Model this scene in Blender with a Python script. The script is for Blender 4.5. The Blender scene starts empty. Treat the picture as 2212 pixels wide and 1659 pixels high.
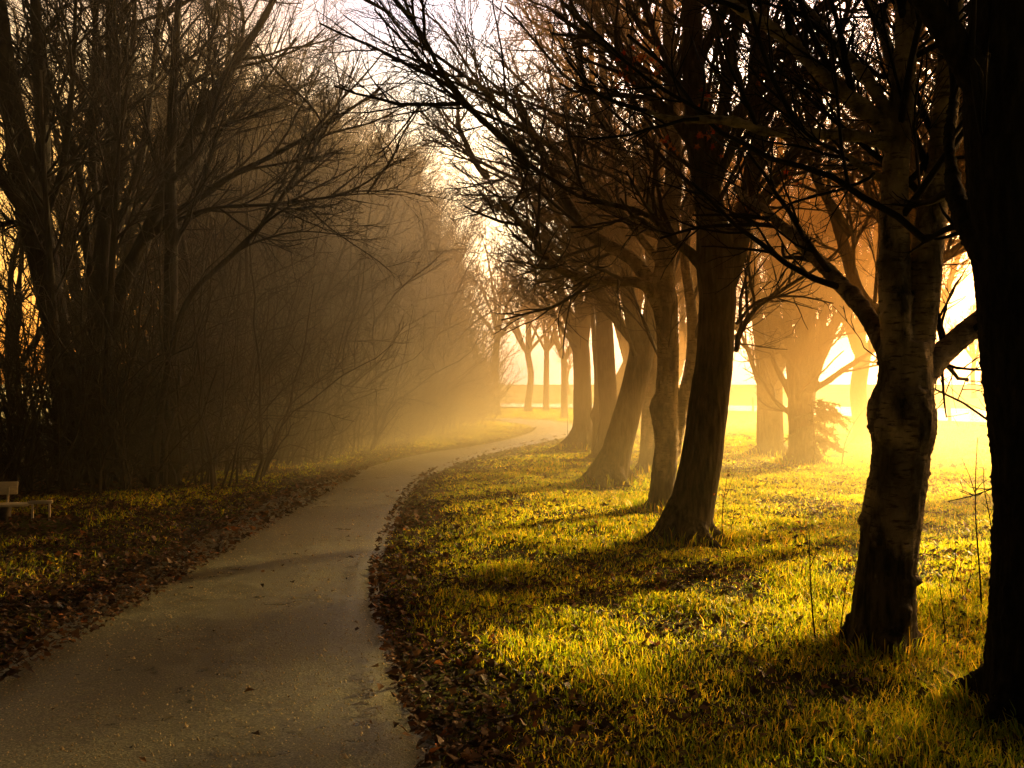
import bpy, math, random
import numpy as np
from mathutils import Vector
rng = np.random.default_rng(7)
random.seed(7)
scene = bpy.context.scene
COL = scene.collection
F = 2151.0            # focal length of the photograph at 2212 px wide
EYE = 1.6

def W(dx, dy, Y):     # photo reading -> a point of the place at distance Y
    return np.array([(dx-1106.0)/F*Y, Y, EYE-(dy-829.5)/F*Y])

# ------------------------------------------------------------------ mesh helpers
def mesh_arrays(name, verts, faces_list, smooth=True):
    """faces_list: list of (n,k) int arrays"""
    me = bpy.data.meshes.new(name)
    verts = np.ascontiguousarray(verts, dtype=np.float32).reshape(-1, 3)
    me.vertices.add(len(verts)); me.vertices.foreach_set('co', verts.ravel())
    fl = [np.asarray(f, dtype=np.int32) for f in faces_list if len(f)]
    loops = np.concatenate([f.ravel() for f in fl])
    tot = np.concatenate([np.full(len(f), f.shape[1], np.int32) for f in fl])
    start = np.concatenate([[0], np.cumsum(tot)[:-1]]).astype(np.int32)
    me.loops.add(len(loops)); me.loops.foreach_set('vertex_index', loops)
    me.polygons.add(len(tot)); me.polygons.foreach_set('loop_start', start)
    me.polygons.foreach_set('loop_total', tot)
    if smooth:
        me.polygons.foreach_set('use_smooth', np.ones(len(tot), bool))
    me.update(calc_edges=True)
    me.validate()
    return me

class MB:
    def __init__(s): s.v = []; s.f = {}; s.n = 0
    def add(s, v, faces):
        v = np.asarray(v, float).reshape(-1, 3); s.v.append(v)
        for f in faces:
            f = np.asarray(f, int)
            if len(f): s.f.setdefault(f.shape[1], []).append(f+s.n)
        s.n += len(v)
    def mesh(s, name, smooth=True):
        return mesh_arrays(name, np.concatenate(s.v), [np.concatenate(x) for x in s.f.values()], smooth)
    def box(s, cx, cy, cz, sx, sy, sz, M=None, bev=0.006):
        x, y, z = sx/2, sy/2, sz/2; b = min(bev, x*.6, y*.6, z*.6)
        # chamfered box: 24 verts
        P = []; 
        for ax in range(3):
            for sg in (-1, 1):
                for (i, j) in ((-1,-1),(1,-1),(1,1),(-1,1)):
                    d = [x-b, y-b, z-b]; p = [0,0,0]; o = [a for a in range(3) if a != ax]
                    p[ax] = sg*[x,y,z][ax]; p[o[0]] = i*d[o[0]]; p[o[1]] = j*d[o[1]]
                    P.append(p)
        import bmesh
        bm = bmesh.new(); vs = [bm.verts.new(p) for p in P]
        bmesh.ops.convex_hull(bm, input=vs)
        bm.verts.index_update()
        V = np.array([v.co[:] for v in bm.verts]); Fc = np.array([[v.index for v in f.verts] for f in bm.faces])
        bm.free()
        if M is not None: V = V @ np.asarray(M).T
        s.add(V+np.array([cx, cy, cz]), [Fc])

def link(name, me, mat=None, parent=None, loc=None):
    o = bpy.data.objects.new(name, me); COL.objects.link(o)
    if mat is not None: me.materials.append(mat)
    if parent is not None: o.parent = parent
    if loc is not None: o.location = loc
    return o
def tag(o, label=None, cat=None, group=None, kind=None):
    if label: o['label'] = label
    if cat: o['category'] = cat
    if group: o['group'] = group
    if kind: o['kind'] = kind
    return o
def thing(name, label, cat, loc=(0,0,0), rz=0.0, group=None, sc=1.0):
    o = bpy.data.objects.new(name, None); COL.objects.link(o)
    o.empty_display_size = .2; o.location = loc; o.rotation_euler = (0, 0, rz); o.scale = (sc, sc, sc)
    return tag(o, label, cat, group)

def norm(a): return a/np.maximum(np.linalg.norm(a, axis=-1, keepdims=True), 1e-9)

def tubes(mb, pts, rad, sides=3, cap=False):
    """pts (n,m,3) rad (n,m)"""
    n, m, _ = pts.shape
    if n == 0: return
    t = np.gradient(pts, axis=1); t = norm(t)
    ov = norm(pts[:, -1]-pts[:, 0])
    ref = np.where(np.abs(ov[:, 2:3]) > .75, np.array([[1., .13, 0]]), np.array([[0.05, .1, 1.]]))[:, None, :]
    u = norm(np.cross(t, np.broadcast_to(ref, t.shape))); v = np.cross(t, u)
    a = np.arange(sides)/sides*2*np.pi
    ring = pts[:, :, None, :]+rad[:, :, None, None]*(np.cos(a)[None, None, :, None]*u[:, :, None, :]+np.sin(a)[None, None, :, None]*v[:, :, None, :])
    V = ring.reshape(-1, 3)
    i = np.arange(n)[:, None, None]*m*sides; j = np.arange(m-1)[None, :, None]*sides; k = np.arange(sides)[None, None, :]; k2 = (k+1) % sides
    q = np.stack([i+j+k, i+j+k2, i+j+sides+k2, i+j+sides+k], -1).reshape(-1, 4)
    fs = [q]
    if cap:
        for e in (0, m-1):
            c = (np.arange(n)[:, None]*m+e)*sides+np.arange(sides)[None, :]
            fs.append(c if e else c[:, ::-1])
    mb.add(V, fs)

def vnoise(p, seed=0):
    """vectorised value noise, p (n,3) -> -1..1"""
    pi = np.floor(p).astype(np.int64); f = p-pi; f = f*f*(3-2*f)
    def h(x, y, z):
        n = (x*374761393+y*668265263+z*2147483647+seed*1274126177) & 0xffffffff
        n = ((n ^ (n >> 13))*1274126177) & 0xffffffff
        n = (n ^ (n >> 16)) & 0xffff
        return n/32767.5-1
    r = 0
    for a in (0, 1):
        for b in (0, 1):
            for c in (0, 1):
                w = (f[:, 0] if a else 1-f[:, 0])*(f[:, 1] if b else 1-f[:, 1])*(f[:, 2] if c else 1-f[:, 2])
                r = r+w*h(pi[:, 0]+a, pi[:, 1]+b, pi[:, 2]+c)
    return r
def fbm(p, oct=4, seed=0):
    r = 0; a = 1; s = 0
    for o in range(oct):
        r = r+a*vnoise(p*2**o, seed+o); s += a; a *= .5
    return r/s

# ------------------------------------------------------------------ branches
def grow(P, D, L, R0, R1, n, wig, up, r):
    pts = [P]; d = norm(D); rad = [R0]
    for i in range(n):
        d = norm(d+wig*r.standard_normal(P.shape)+np.array([0, 0, 1.])*up)
        P = P+d*(L/n)[:, None]; pts.append(P)
        t = (i+1)/n; rad.append(R0*(1-t)+R1*t)
    return np.stack(pts, 1), np.stack(rad, 1)
def kids(pts, rad, L, k, t0, t1, a0, a1, l0, l1, rr, r, flat=0.0, lmin=.06, lmax=99, apical=.5):
    n, m, _ = pts.shape
    T = (np.arange(k)[None, :]+r.random((n, k)))/k*(t1-t0)+t0
    x = T*(m-1); i = np.clip(x.astype(int), 0, m-2); f = (x-i)[..., None]
    I = np.arange(n)[:, None]
    P = pts[I, i]*(1-f)+pts[I, i+1]*f
    pd = norm(pts[I, i+1]-pts[I, i])
    R = (rad[I, i]*(1-f[..., 0])+rad[I, i+1]*f[..., 0])
    q = r.standard_normal(P.shape); q[..., 2] *= (1-flat)
    q = norm(q-(q*pd).sum(-1, keepdims=True)*pd)
    a = r.uniform(a0, a1, (n, k))[..., None]
    D = np.cos(a)*pd+np.sin(a)*q
    ln = L[:, None]*r.uniform(l0, l1, (n, k))*(1-apical*T)
    ln = np.clip(ln, lmin, lmax)
    return P.reshape(-1, 3), D.reshape(-1, 3), ln.reshape(-1), (R*rr).reshape(-1)

def polylen(p): return np.linalg.norm(np.diff(p, axis=1), axis=2).sum(1)

def crown_from(limbs, r, ks=(9, 7, 6, 5), ls=((.35, .65), (.45, .75), (.45, .8), (.45, .85)), rmin=.0024, up=.045, wig=.10, t0=.18, droop=0, dens=1.0, mb=None, maxlen=2.6, ang=(.4,1.0)):
    """limbs: list of (pts (m,3), rad (m,)). grows 4 orders of side branches."""
    mb = mb or MB()
    m = 10
    A = []; B = []
    for p, q in limbs:
        s = np.linspace(0, len(p)-1, m); i = np.clip(s.astype(int), 0, len(p)-2); f = s-i
        A.append(p[i]*(1-f)[:, None]+p[i+1]*f[:, None]); B.append(q[i]*(1-f)+q[i+1]*f)
    pts = np.stack(A); rad = np.stack(B); L = polylen(pts)
    nseg = (6, 5, 4, 3); sides = (6, 4, 3, 3)
    for lv in range(len(ks)):
        k = max(2, int(round(ks[lv]*(dens if lv < 2 else 1))))
        P, D, l, R = kids(pts, rad, L, k, t0 if lv == 0 else .12, 1.0, ang[0], ang[1], ls[lv][0], ls[lv][1], .62, r, flat=.25, lmax=maxlen*(.66**lv))
        rmaxx = np.array([.024, .011, .0055, .0035])[lv]
        R = np.clip(R, rmin*(1.6 if lv < 2 else 1), rmaxx)
        if lv >= 1:
            kp = r.random(len(l)) < np.clip(l/(maxlen*.66**lv*.42), .12, 1)
            P, D, l, R = P[kp], D[kp], l[kp], R[kp]
        pts, rad = grow(P, D, l, R, np.maximum(R*.45, rmin*.8), nseg[lv], wig, up-(droop if lv > 1 else 0), r)
        L = l
        tubes(mb, pts, rad, sides[lv])
    return mb

def catmull(P, R, sub=6):
    P = np.asarray(P, float); R = np.asarray(R, float)
    Q = np.vstack([2*P[0]-P[1], P, 2*P[-1]-P[-2]])
    out = []; ro = []
    for i in range(len(P)-1):
        p0, p1, p2, p3 = Q[i:i+4]
        for s in range(sub):
            t = s/sub
            out.append(.5*((2*p1)+(-p0+p2)*t+(2*p0-5*p1+4*p2-p3)*t*t+(-p0+3*p1-3*p2+p3)*t**3))
            ro.append(R[i]*(1-t)+R[i+1]*t)
    out.append(P[-1]); ro.append(R[-1])
    return np.array(out), np.array(ro)

def remeshed(mb, voxel, disp, name):
    me = mb.mesh('tmp'); o = bpy.data.objects.new('tmp', me); COL.objects.link(o)
    md = o.modifiers.new('r', 'REMESH'); md.mode = 'VOXEL'; md.voxel_size = voxel; md.use_smooth_shade = True
    sm = o.modifiers.new('s', 'SMOOTH'); sm.factor = .6; sm.iterations = 3
    dg = bpy.context.evaluated_depsgraph_get(); dg.update()
    me2 = bpy.data.meshes.new_from_object(o.evaluated_get(dg)); me2.name = name
    bpy.data.objects.remove(o); bpy.data.meshes.remove(me)
    n = len(me2.vertices); co = np.empty(n*3, np.float32); me2.vertices.foreach_get('co', co)
    no = np.empty(n*3, np.float32); me2.vertices.foreach_get('normal', no)
    co = co.reshape(-1, 3).astype(float); no = no.reshape(-1, 3)
    co = co+no*disp(co)[:, None]
    me2.vertices.foreach_set('co', co.astype(np.float32).ravel())
    me2.polygons.foreach_set('use_smooth', np.ones(len(me2.polygons), bool)); me2.update()
    return me2

def bark_disp(p, amp=.010, seed=1, burr=0.0):
    a = 1-np.abs(vnoise(p*np.array([34, 34, 4.]), seed)); b = fbm(p*np.array([6, 6, 1.8]), 3, seed+4)
    d = amp*.6*(a-.6)+amp*1.1*b+(amp*1.3*np.abs(fbm(p*np.array([38, 38, 46.]), 2, seed+14)) if burr else 0)
    if burr:
        c = fbm(p*np.array([7, 7, 9.]), 3, seed+9)
        d = d+burr*np.clip(c-.18, 0, 1)*2.2*np.clip((2.6-p[:, 2])/.8, .15, 1)
    return d

# ------------------------------------------------------------------ materials
def newmat(name):
    m = bpy.data.materials.new(name); m.use_nodes = True
    nt = m.node_tree; nt.nodes.clear()
    return m, nt
def N(nt, t, **kw):
    n = nt.nodes.new(t)
    for k, v in kw.items():
        if k in n.inputs: n.inputs[k].default_value = v
        else: setattr(n, k, v)
    return n
def ramp(nt, stops, src, interp='LINEAR'):
    n = nt.nodes.new('ShaderNodeValToRGB'); e = n.color_ramp.elements; n.color_ramp.interpolation = interp
    while len(e) < len(stops): e.new(.5)
    for el, (p, c) in zip(e, stops):
        el.position = p; el.color = (*c, 1) if len(c) == 3 else c
    nt.links.new(src, n.inputs[0]); return n
def noise(nt, vec, scale, detail=4, rough=.55):
    n = N(nt, 'ShaderNodeTexNoise'); n.inputs['Scale'].default_value = scale
    n.inputs['Detail'].default_value = detail; n.inputs['Roughness'].default_value = rough
    nt.links.new(vec, n.inputs['Vector']); return n
def mapping(nt, sc):
    g = N(nt, 'ShaderNodeNewGeometry'); m = N(nt, 'ShaderNodeMapping'); m.inputs['Scale'].default_value = sc
    nt.links.new(g.outputs['Position'], m.inputs['Vector']); return m.outputs[0]
def mixc(nt, fac, a, b, mode='MIX'):
    n = N(nt, 'ShaderNodeMix', data_type='RGBA', blend_type=mode)
    for s, v in ((0, fac), (6, a), (7, b)):
        if hasattr(v, 'links') or isinstance(v, bpy.types.NodeSocket): nt.links.new(v, n.inputs[s])
        else: n.inputs[s].default_value = v if s == 0 else (*v, 1)
    return n.outputs[2]
def bump(nt, h, strength, dist):
    b = N(nt, 'ShaderNodeBump'); b.inputs['Strength'].default_value = strength; b.inputs['Distance'].default_value = dist
    nt.links.new(h, b.inputs['Height']); return b.outputs[0]
def surf(nt, col, rough=.8, nrm=None, spec=.3):
    b = N(nt, 'ShaderNodeBsdfPrincipled'); o = N(nt, 'ShaderNodeOutputMaterial')
    if isinstance(col, bpy.types.NodeSocket): nt.links.new(col, b.inputs['Base Color'])
    else: b.inputs['Base Color'].default_value = (*col, 1)
    if isinstance(rough, bpy.types.NodeSocket): nt.links.new(rough, b.inputs['Roughness'])
    else: b.inputs['Roughness'].default_value = rough
    b.inputs['Specular IOR Level'].default_value = spec
    if nrm is not None: nt.links.new(nrm, b.inputs['Normal'])
    nt.links.new(b.outputs[0], o.inputs[0]); return b

def bark_material(name, c0, c1, c2, moss=.35):
    m, nt = newmat(name)
    v = mapping(nt, (16, 16, 2.6)); n1 = noise(nt, v, 1.6, 8, .62)
    v2 = mapping(nt, (1, 1, 1)); n2 = noise(nt, v2, 2.2, 5); n3 = noise(nt, v2, 45, 4)
    c = ramp(nt, [(.36, c0), (.5, c1), (.68, c2)], n1.outputs[0]).outputs[0]
    mf = ramp(nt, [(.5, (0, 0, 0)), (.66, (moss,)*3)], n2.outputs[0]).outputs[0]
    c = mixc(nt, mf, c, (.045, .06, .012))
    c = mixc(nt, .35, c, ramp(nt, [(.3, (.3,)*3), (.7, (1, 1, 1))], n3.outputs[0]).outputs[0], 'MULTIPLY')
    surf(nt, c, .85, bump(nt, n1.outputs[0], .9, .02), .2)
    return m
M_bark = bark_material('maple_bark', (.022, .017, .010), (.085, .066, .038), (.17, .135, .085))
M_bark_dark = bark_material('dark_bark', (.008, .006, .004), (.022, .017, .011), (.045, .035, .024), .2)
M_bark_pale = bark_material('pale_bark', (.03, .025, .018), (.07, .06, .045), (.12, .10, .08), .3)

def birch_material(name, white=.5, low=.95):
    m, nt = newmat(name)
    v1 = mapping(nt, (1, 1, 1)); vh = mapping(nt, (10, 10, 42)); vv = mapping(nt, (14, 14, 2.4))
    patch = noise(nt, v1, 3.3, 5, .6); len_ = noise(nt, vh, 1.1, 5, .62); fis = noise(nt, vv, 1.3, 8, .62)
    tan = ramp(nt, [(.3, (.10, .075, .045)), (.6, (white*.6, white*.46, white*.28)), (.78, (white, white*.82, white*.58))], patch.outputs[0]).outputs[0]
    lines = ramp(nt, [(.36, (.10, .08, .06)), (.47, (1, 1, 1))], len_.outputs[0]).outputs[0]
    pale = mixc(nt, .85, tan, lines, 'MULTIPLY')
    dark = ramp(nt, [(.4, (.03, .023, .013)), (.62, (.15, .115, .06))], fis.outputs[0]).outputs[0]
    g = N(nt, 'ShaderNodeNewGeometry'); sx = N(nt, 'ShaderNodeSeparateXYZ'); nt.links.new(g.outputs['Position'], sx.inputs[0])
    hr = N(nt, 'ShaderNodeMapRange'); hr.inputs[1].default_value = .35; hr.inputs[2].default_value = low; hr.inputs[3].default_value = .2; hr.inputs[4].default_value = -.035
    nt.links.new(sx.outputs[2], hr.inputs[0])
    ad = N(nt, 'ShaderNodeMath', operation='ADD'); nt.links.new(hr.outputs[0], ad.inputs[0])
    pn = noise(nt, mapping(nt, (3.2, 3.2, 1.3)), 2.0, 6, .65); nt.links.new(pn.outputs[0], ad.inputs[1])
    fac = ramp(nt, [(.40, (0, 0, 0)), (.58, (1, 1, 1))], ad.outputs[0]).outputs[0]
    col = mixc(nt, fac, pale, dark)
    hb = mixc(nt, fac, len_.outputs[0], fis.outputs[0])
    surf(nt, col, .8, bump(nt, hb, 1.0, .02), .25)
    return m
M_birch = birch_material('birch_bark', .95, .8)
M_birch_white = birch_material('silver_birch_bark', .85, .6)

def twig_material(name, c):
    m, nt = newmat(name); v = mapping(nt, (1, 1, 1)); n = noise(nt, v, 3, 3)
    surf(nt, ramp(nt, [(.3, tuple(x*.55 for x in c)), (.7, tuple(x*1.4 for x in c))], n.outputs[0]).outputs[0], .75, None, .25)
    return m
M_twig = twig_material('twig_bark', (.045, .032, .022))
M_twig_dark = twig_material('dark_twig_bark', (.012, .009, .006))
M_brush = twig_material('brushwood_bark', (.055, .042, .026))

def leafy(name, stops, trans=.5, rough=.5, tcol=(1, 1, 1)):
    m, nt = newmat(name); g = N(nt, 'ShaderNodeNewGeometry')
    c = ramp(nt, stops, g.outputs['Random Per Island']).outputs[0]
    big = noise(nt, mapping(nt, (1, 1, 1)), 1.1, 4)
    c = mixc(nt, .8, c, ramp(nt, [(.32, (.45, .42, .4)), (.62, (1.15, 1.1, 1))], big.outputs[0]).outputs[0], 'MULTIPLY')
    b = N(nt, 'ShaderNodeBsdfPrincipled'); nt.links.new(c, b.inputs['Base Color']); b.inputs['Roughness'].default_value = rough
    b.inputs['Specular IOR Level'].default_value = .35
    t = N(nt, 'ShaderNodeBsdfTranslucent'); nt.links.new(mixc(nt, 1, c, tcol, 'MULTIPLY'), t.inputs[0])
    mx = N(nt, 'ShaderNodeMixShader'); mx.inputs[0].default_value = trans
    nt.links.new(b.outputs[0], mx.inputs[1]); nt.links.new(t.outputs[0], mx.inputs[2])
    o = N(nt, 'ShaderNodeOutputMaterial'); nt.links.new(mx.outputs[0], o.inputs[0]); return m
M_grass = leafy('grass_blades', [(0, (.10, .18, .01)), (.4, (.21, .30, .012)), (.75, (.42, .40, .03)), (.93, (.55, .42, .06)), (1, (.48, .34, .12))], .55, .38, (3.3, 3.0, 1.3))
M_litter = leafy('fallen_leaves', [(0, (.035, .022, .012)), (.4, (.09, .05, .022)), (.75, (.17, .09, .035)), (.93, (.33, .2, .1)), (1, (.42, .14, .03))], .25, .6)
M_red = leafy('red_leaves', [(0, (.8, .08, .01)), (.5, (.9, .2, .02)), (1, (.9, .35, .03))], .7, .5)
M_dry = leafy('dry_leaves', [(0, (.12, .06, .02)), (.5, (.3, .14, .04)), (1, (.5, .2, .05))], .5, .6)
M_fir = leafy('fir_needles', [(0, (.03, .05, .015)), (1, (.08, .1, .03))], .4, .6)

# ------------------------------------------------------------------ ground and path
PL = [(-1.6, -9), (-2.2, -2), (-2.55, 3.2), (-2.98, 6.6), (-3.14, 8.7), (-3.29, 13.2), (-3.1, 16.4), (-2.2, 22.1), (-.95, 25.6), (.1, 29.6), (.75, 34), (.7, 38.5), (-.6, 42.3), (-3.5, 44.2), (-9, 45.6)]
PR = [(.4, -9), (.05, -2), (-.28, 3.6), (-.56, 5.13), (-.99, 7.3), (-1.26, 9.8), (-1.5, 15.6), (-1.05, 20.2), (-.02, 24.6), (1.25, 28.6), (2.2, 33.6), (2.4, 39), (1.2, 44), (-2.3, 46.8), (-9, 48.2)]
def smooth2(P, sub=10):
    q, _ = catmull(np.array([(a, b, 0) for a, b in P]), np.zeros(len(P)), sub); return q[:, :2]
EL, ER = smooth2(PL), smooth2(PR)
PC = (EL+ER)/2; PW = np.linalg.norm(EL-ER, axis=1)/2
def path_sd(x, y):
    """signed distance-like value to the path edge: negative inside"""
    kl = np.argmax(EL[:, 1] > 38.4); kr = np.argmax(ER[:, 1] > 38.4)
    xl = np.interp(y, EL[:kl, 1], EL[:kl, 0]); xr = np.interp(y, ER[:kr, 1], ER[:kr, 0])
    c = np.interp(y, [0, 16, 22, 28, 33, 38], [1, 1, .75, .72, .9, 1])
    d1 = np.maximum(xl-x, x-xr)*c
    d2 = np.full(x.shape, 1e9)
    for i in range(len(PC)-60, len(PC)):
        d2 = np.minimum(d2, np.hypot(x-PC[i, 0], y-PC[i, 1])-.95)
    return np.where(y < 37, d1, np.minimum(d2, np.where(y < 40, d1, 1e9)))
def gz(x, y):
    x = np.asarray(x, float); y = np.asarray(y, float)
    sd = path_sd(x.ravel(), y.ravel()).reshape(x.shape)
    k = np.clip((sd-.1)/1.2, 0, 1)
    p = np.stack([x.ravel()*.45, y.ravel()*.45, np.zeros(x.size)], 1)
    p2 = p*5
    h = (.05*fbm(p, 3, 3)+.018*vnoise(p2, 5)).reshape(x.shape)
    return k*(h+.025)

def grid_mesh(name, xs, ys, zf, mat):
    X, Y = np.meshgrid(xs, ys, indexing='ij'); Z = zf(X, Y)
    V = np.stack([X, Y, Z], -1).reshape(-1, 3); nx, ny = len(xs), len(ys)
    i, j = np.meshgrid(np.arange(nx-1), np.arange(ny-1), indexing='ij'); b = (i*ny+j).ravel()
    q = np.stack([b, b+ny, b+ny+1, b+1], 1)
    return link(name, mesh_arrays(name, V, [q]), mat)

m, nt = newmat('meadow_soil')
n1 = noise(nt, mapping(nt, (1, 1, 1)), 1.3, 5); n2 = noise(nt, mapping(nt, (1, 1, 1)), 22, 6, .7); n3 = noise(nt, mapping(nt, (1, 1, 1)), .08, 3)
c = ramp(nt, [(.35, (.022, .016, .007)), (.55, (.07, .065, .012)), (.7, (.12, .13, .014))], n2.outputs[0]).outputs[0]
c = mixc(nt, ramp(nt, [(.4, (0, 0, 0)), (.6, (.6, .6, .6))], n1.outputs[0]).outputs[0], c, (.10, .12, .018))
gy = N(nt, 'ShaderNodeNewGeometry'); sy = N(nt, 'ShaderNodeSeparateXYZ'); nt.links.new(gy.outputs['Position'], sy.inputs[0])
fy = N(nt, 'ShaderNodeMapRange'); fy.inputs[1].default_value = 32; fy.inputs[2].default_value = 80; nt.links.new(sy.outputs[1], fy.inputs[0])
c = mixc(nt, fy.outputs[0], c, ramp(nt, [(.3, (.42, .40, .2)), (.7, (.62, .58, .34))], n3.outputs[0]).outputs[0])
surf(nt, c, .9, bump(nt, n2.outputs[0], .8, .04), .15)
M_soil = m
xs = np.concatenate([np.linspace(-400, -25, 12), np.linspace(-20, -8, 16), np.arange(-7.5, 9, .15), np.linspace(9.5, 22, 22), np.linspace(27, 400, 14)])
ys = np.concatenate([np.linspace(-60, -3, 10), np.arange(-1, 26, .15), np.linspace(26.5, 60, 50), np.linspace(65, 140, 16), np.linspace(160, 900, 10)])
def ground_z(X, Y):
    z = gz(X, Y)
    far = np.clip((Y-76)/120, 0, 1)
    return np.where(Y > 60, 0.0, z)+far*1.1-np.where(path_sd(X.ravel(), Y.ravel()).reshape(X.shape) < -.12, .02, 0)
tag(grid_mesh('ground', xs, ys, ground_z, M_soil), kind='structure')

m, nt = newmat('path_gravel')
v = mapping(nt, (1, 1, 1)); n1 = noise(nt, v, 1.0, 5); n2 = noise(nt, v, 90, 5, .7); n3 = noise(nt, v, 9, 5, .6)
vo = N(nt, 'ShaderNodeTexVoronoi'); vo.inputs['Scale'].default_value = 75; nt.links.new(v, vo.inputs['Vector'])
c = ramp(nt, [(.36, (.03, .027, .021)), (.5, (.10, .09, .072)), (.66, (.25, .225, .18))], n2.outputs[0]).outputs[0]
c = mixc(nt, .7, c, ramp(nt, [(.3, (.55, .5, .44)), (.65, (1.1, 1.08, 1.0))], n1.outputs[0]).outputs[0], 'MULTIPLY')
c = mixc(nt, .6, c, ramp(nt, [(.35, (.5, .47, .42)), (.6, (1.1, 1.1, 1.1))], n3.outputs[0]).outputs[0], 'MULTIPLY')
sp = ramp(nt, [(.0, (1, 1, 1)), (.13, (0, 0, 0))], vo.outputs['Distance']).outputs[0]
wn = N(nt, 'ShaderNodeMath', operation='GREATER_THAN'); wn.inputs[1].default_value = .86
sc_ = N(nt, 'ShaderNodeSeparateColor'); nt.links.new(vo.outputs['Color'], sc_.inputs[0]); nt.links.new(sc_.outputs[0], wn.inputs[0])
mu = N(nt, 'ShaderNodeMath', operation='MULTIPLY'); nt.links.new(sp, mu.inputs[0]); nt.links.new(wn.outputs[0], mu.inputs[1])
c = mixc(nt, 1, c, (2.1, 2.4, 2.05), 'MULTIPLY')
c = mixc(nt, mu.outputs[0], c, (.6, .5, .3))
hh = N(nt, 'ShaderNodeMath', operation='ADD'); nt.links.new(n2.outputs[0], hh.inputs[0]); nt.links.new(n3.outputs[0], hh.inputs[1])
rr_ = mixc(nt, .5, ramp(nt, [(.35, (.22,)*3), (.65, (.62,)*3)], n3.outputs[0]).outputs[0], ramp(nt, [(.35, (.22,)*3), (.65, (.62,)*3)], n1.outputs[0]).outputs[0])
surf(nt, c, rr_, bump(nt, hh.outputs[0], .5, .009), .55)
nx = 15
T = np.linspace(-.02, 1.02, nx)[None, :, None]
G = EL[:, None, :]*(1-T)+ER[:, None, :]*T
crown_h = .014+.03*(1-(2*T[..., 0]-1)**2)-.012*(np.abs(2*T[..., 0]-1) > 1)
Z = np.broadcast_to(crown_h, G.shape[:2])+.006*fbm(np.concatenate([G.reshape(-1, 2)*1.5, np.zeros((G.shape[0]*nx, 1))], 1), 3, 8).reshape(G.shape[:2])
i, j = np.meshgrid(np.arange(len(EL)-1), np.arange(nx-1), indexing='ij'); b = (i*nx+j).ravel()
tag(link('path', mesh_arrays('path', np.concatenate([G, Z[..., None]], -1), [np.stack([b, b+1, b+nx+1, b+nx], 1)]), m), kind='structure')

# far wet road
m, nt = newmat('wet_asphalt')
n1 = noise(nt, mapping(nt, (.2, 1, 1)), 1.5, 4)
surf(nt, (.05, .048, .045), ramp(nt, [(.3, (.12,)*3), (.7, (.3,)*3)], n1.outputs[0]).outputs[0], bump(nt, n1.outputs[0], .08, .01), .8)
near = smooth2([(-60, 72), (-20, 68), (-1, 64), (12, 55), (15, 46), (18.5, 37), (26, 26), (40, 12)]); farr = smooth2([(-60, 80), (-20, 77), (0, 74), (16, 67), (26, 60), (33, 50), (40, 38), (52, 18)])
nR = len(near); G = np.stack([near, farr], 1); Z = np.zeros((nR, 2, 1))+.14
b = np.arange(nR-1)*2
tag(link('road', mesh_arrays('road', np.concatenate([G, Z], -1), [np.stack([b, b+2, b+3, b+1], 1)], False), m), kind='structure')

# ------------------------------------------------------------------ grass, litter
def in_sight(x, y, mar=1.6): return (np.abs(x) < .535*y+mar)
def road_mask(x, y):
    yn = np.interp(x, near[:, 0], near[:, 1]); return y < yn-.3
def blades(mb, n, y0, y1, h0, h1, w, seed):
    r = np.random.default_rng(seed)
    y = r.uniform(y0, y1, n*2); x = r.uniform(-1, 1, n*2)*(.535*y1+1.6)
    ok = in_sight(x, y); x, y = x[ok], y[ok]
    sd = path_sd(x, y)+.10*fbm(np.stack([x*3, y*3, x*0], 1), 3, 2)
    cl = fbm(np.stack([x*1.7, y*1.7, x*0], 1), 4, 21)
    # hedge side and path edges are thinner, with litter showing
    pr = np.clip((sd-.02)/.9, 0, 1)*.85+.15
    pr = pr*np.clip(.8+cl*1.3, .25, 1)
    left = x < np.interp(y, PC[20:, 1], PC[20:, 0]) if False else x < -2.6
    pr = np.where(left, pr*np.where(y < 11.5, .22, .5), pr)
    hx = np.interp(y, [12, 13.5, 15.6, 20, 25.4, 28.6, 36, 46, 57], [-7.5, -5.6, -4.9, -4.5, -3.7, -2.9, -2.1, -1.4, -1.4])
    keep = (sd > .0) & (r.random(len(x)) < pr) & road_mask(x, y) & ((x > hx-.5) | (y < 12)) & ~((np.abs(x+5.9) < 1.1) & (np.abs(y-11.0) < .75))
    x, y, sd, cl = x[keep], y[keep], sd[keep], cl[keep]; n = len(x)
    z = gz(x, y)
    h = r.uniform(h0, h1, n)*np.clip(.8+cl*.7, .5, 1.3)*np.clip(.45+sd*.7, .45, 1)
    a = r.uniform(0, 2*np.pi, n); le = r.uniform(.1, 1.0, n)*h*.9; la = r.uniform(0, 2*np.pi, n)
    ww = w*r.uniform(.6, 1.3, n)
    u = np.stack([np.cos(a), np.sin(a), a*0], 1)*ww[:, None]/2; l = np.stack([np.cos(la), np.sin(la), a*0], 1)*le[:, None]
    B = np.stack([x, y, z-.01], 1); up = np.array([0, 0, 1.])
    mid = B+l*.35+up*h[:, None]*.6; tip = B+l*1.0+up*(h*r.uniform(.75, 1, n))[:, None]
    V = np.stack([B-u, B+u, mid+u*.8, mid-u*.8, tip], 1)
    k = np.arange(n)[:, None]*5
    mb.add(V, [k+np.array([[0, 1, 2, 3]]), k+np.array([[3, 2, 4]])])
g = MB()
blades(g, 170000, 3.3, 9, .025, .10, .0060, 1)
blades(g, 230000, 9, 18, .03, .095, .010, 2)
blades(g, 190000, 18, 36, .035, .09, .02, 3)
blades(g, 90000, 36, 66, .06, .14, .045, 4)
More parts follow.
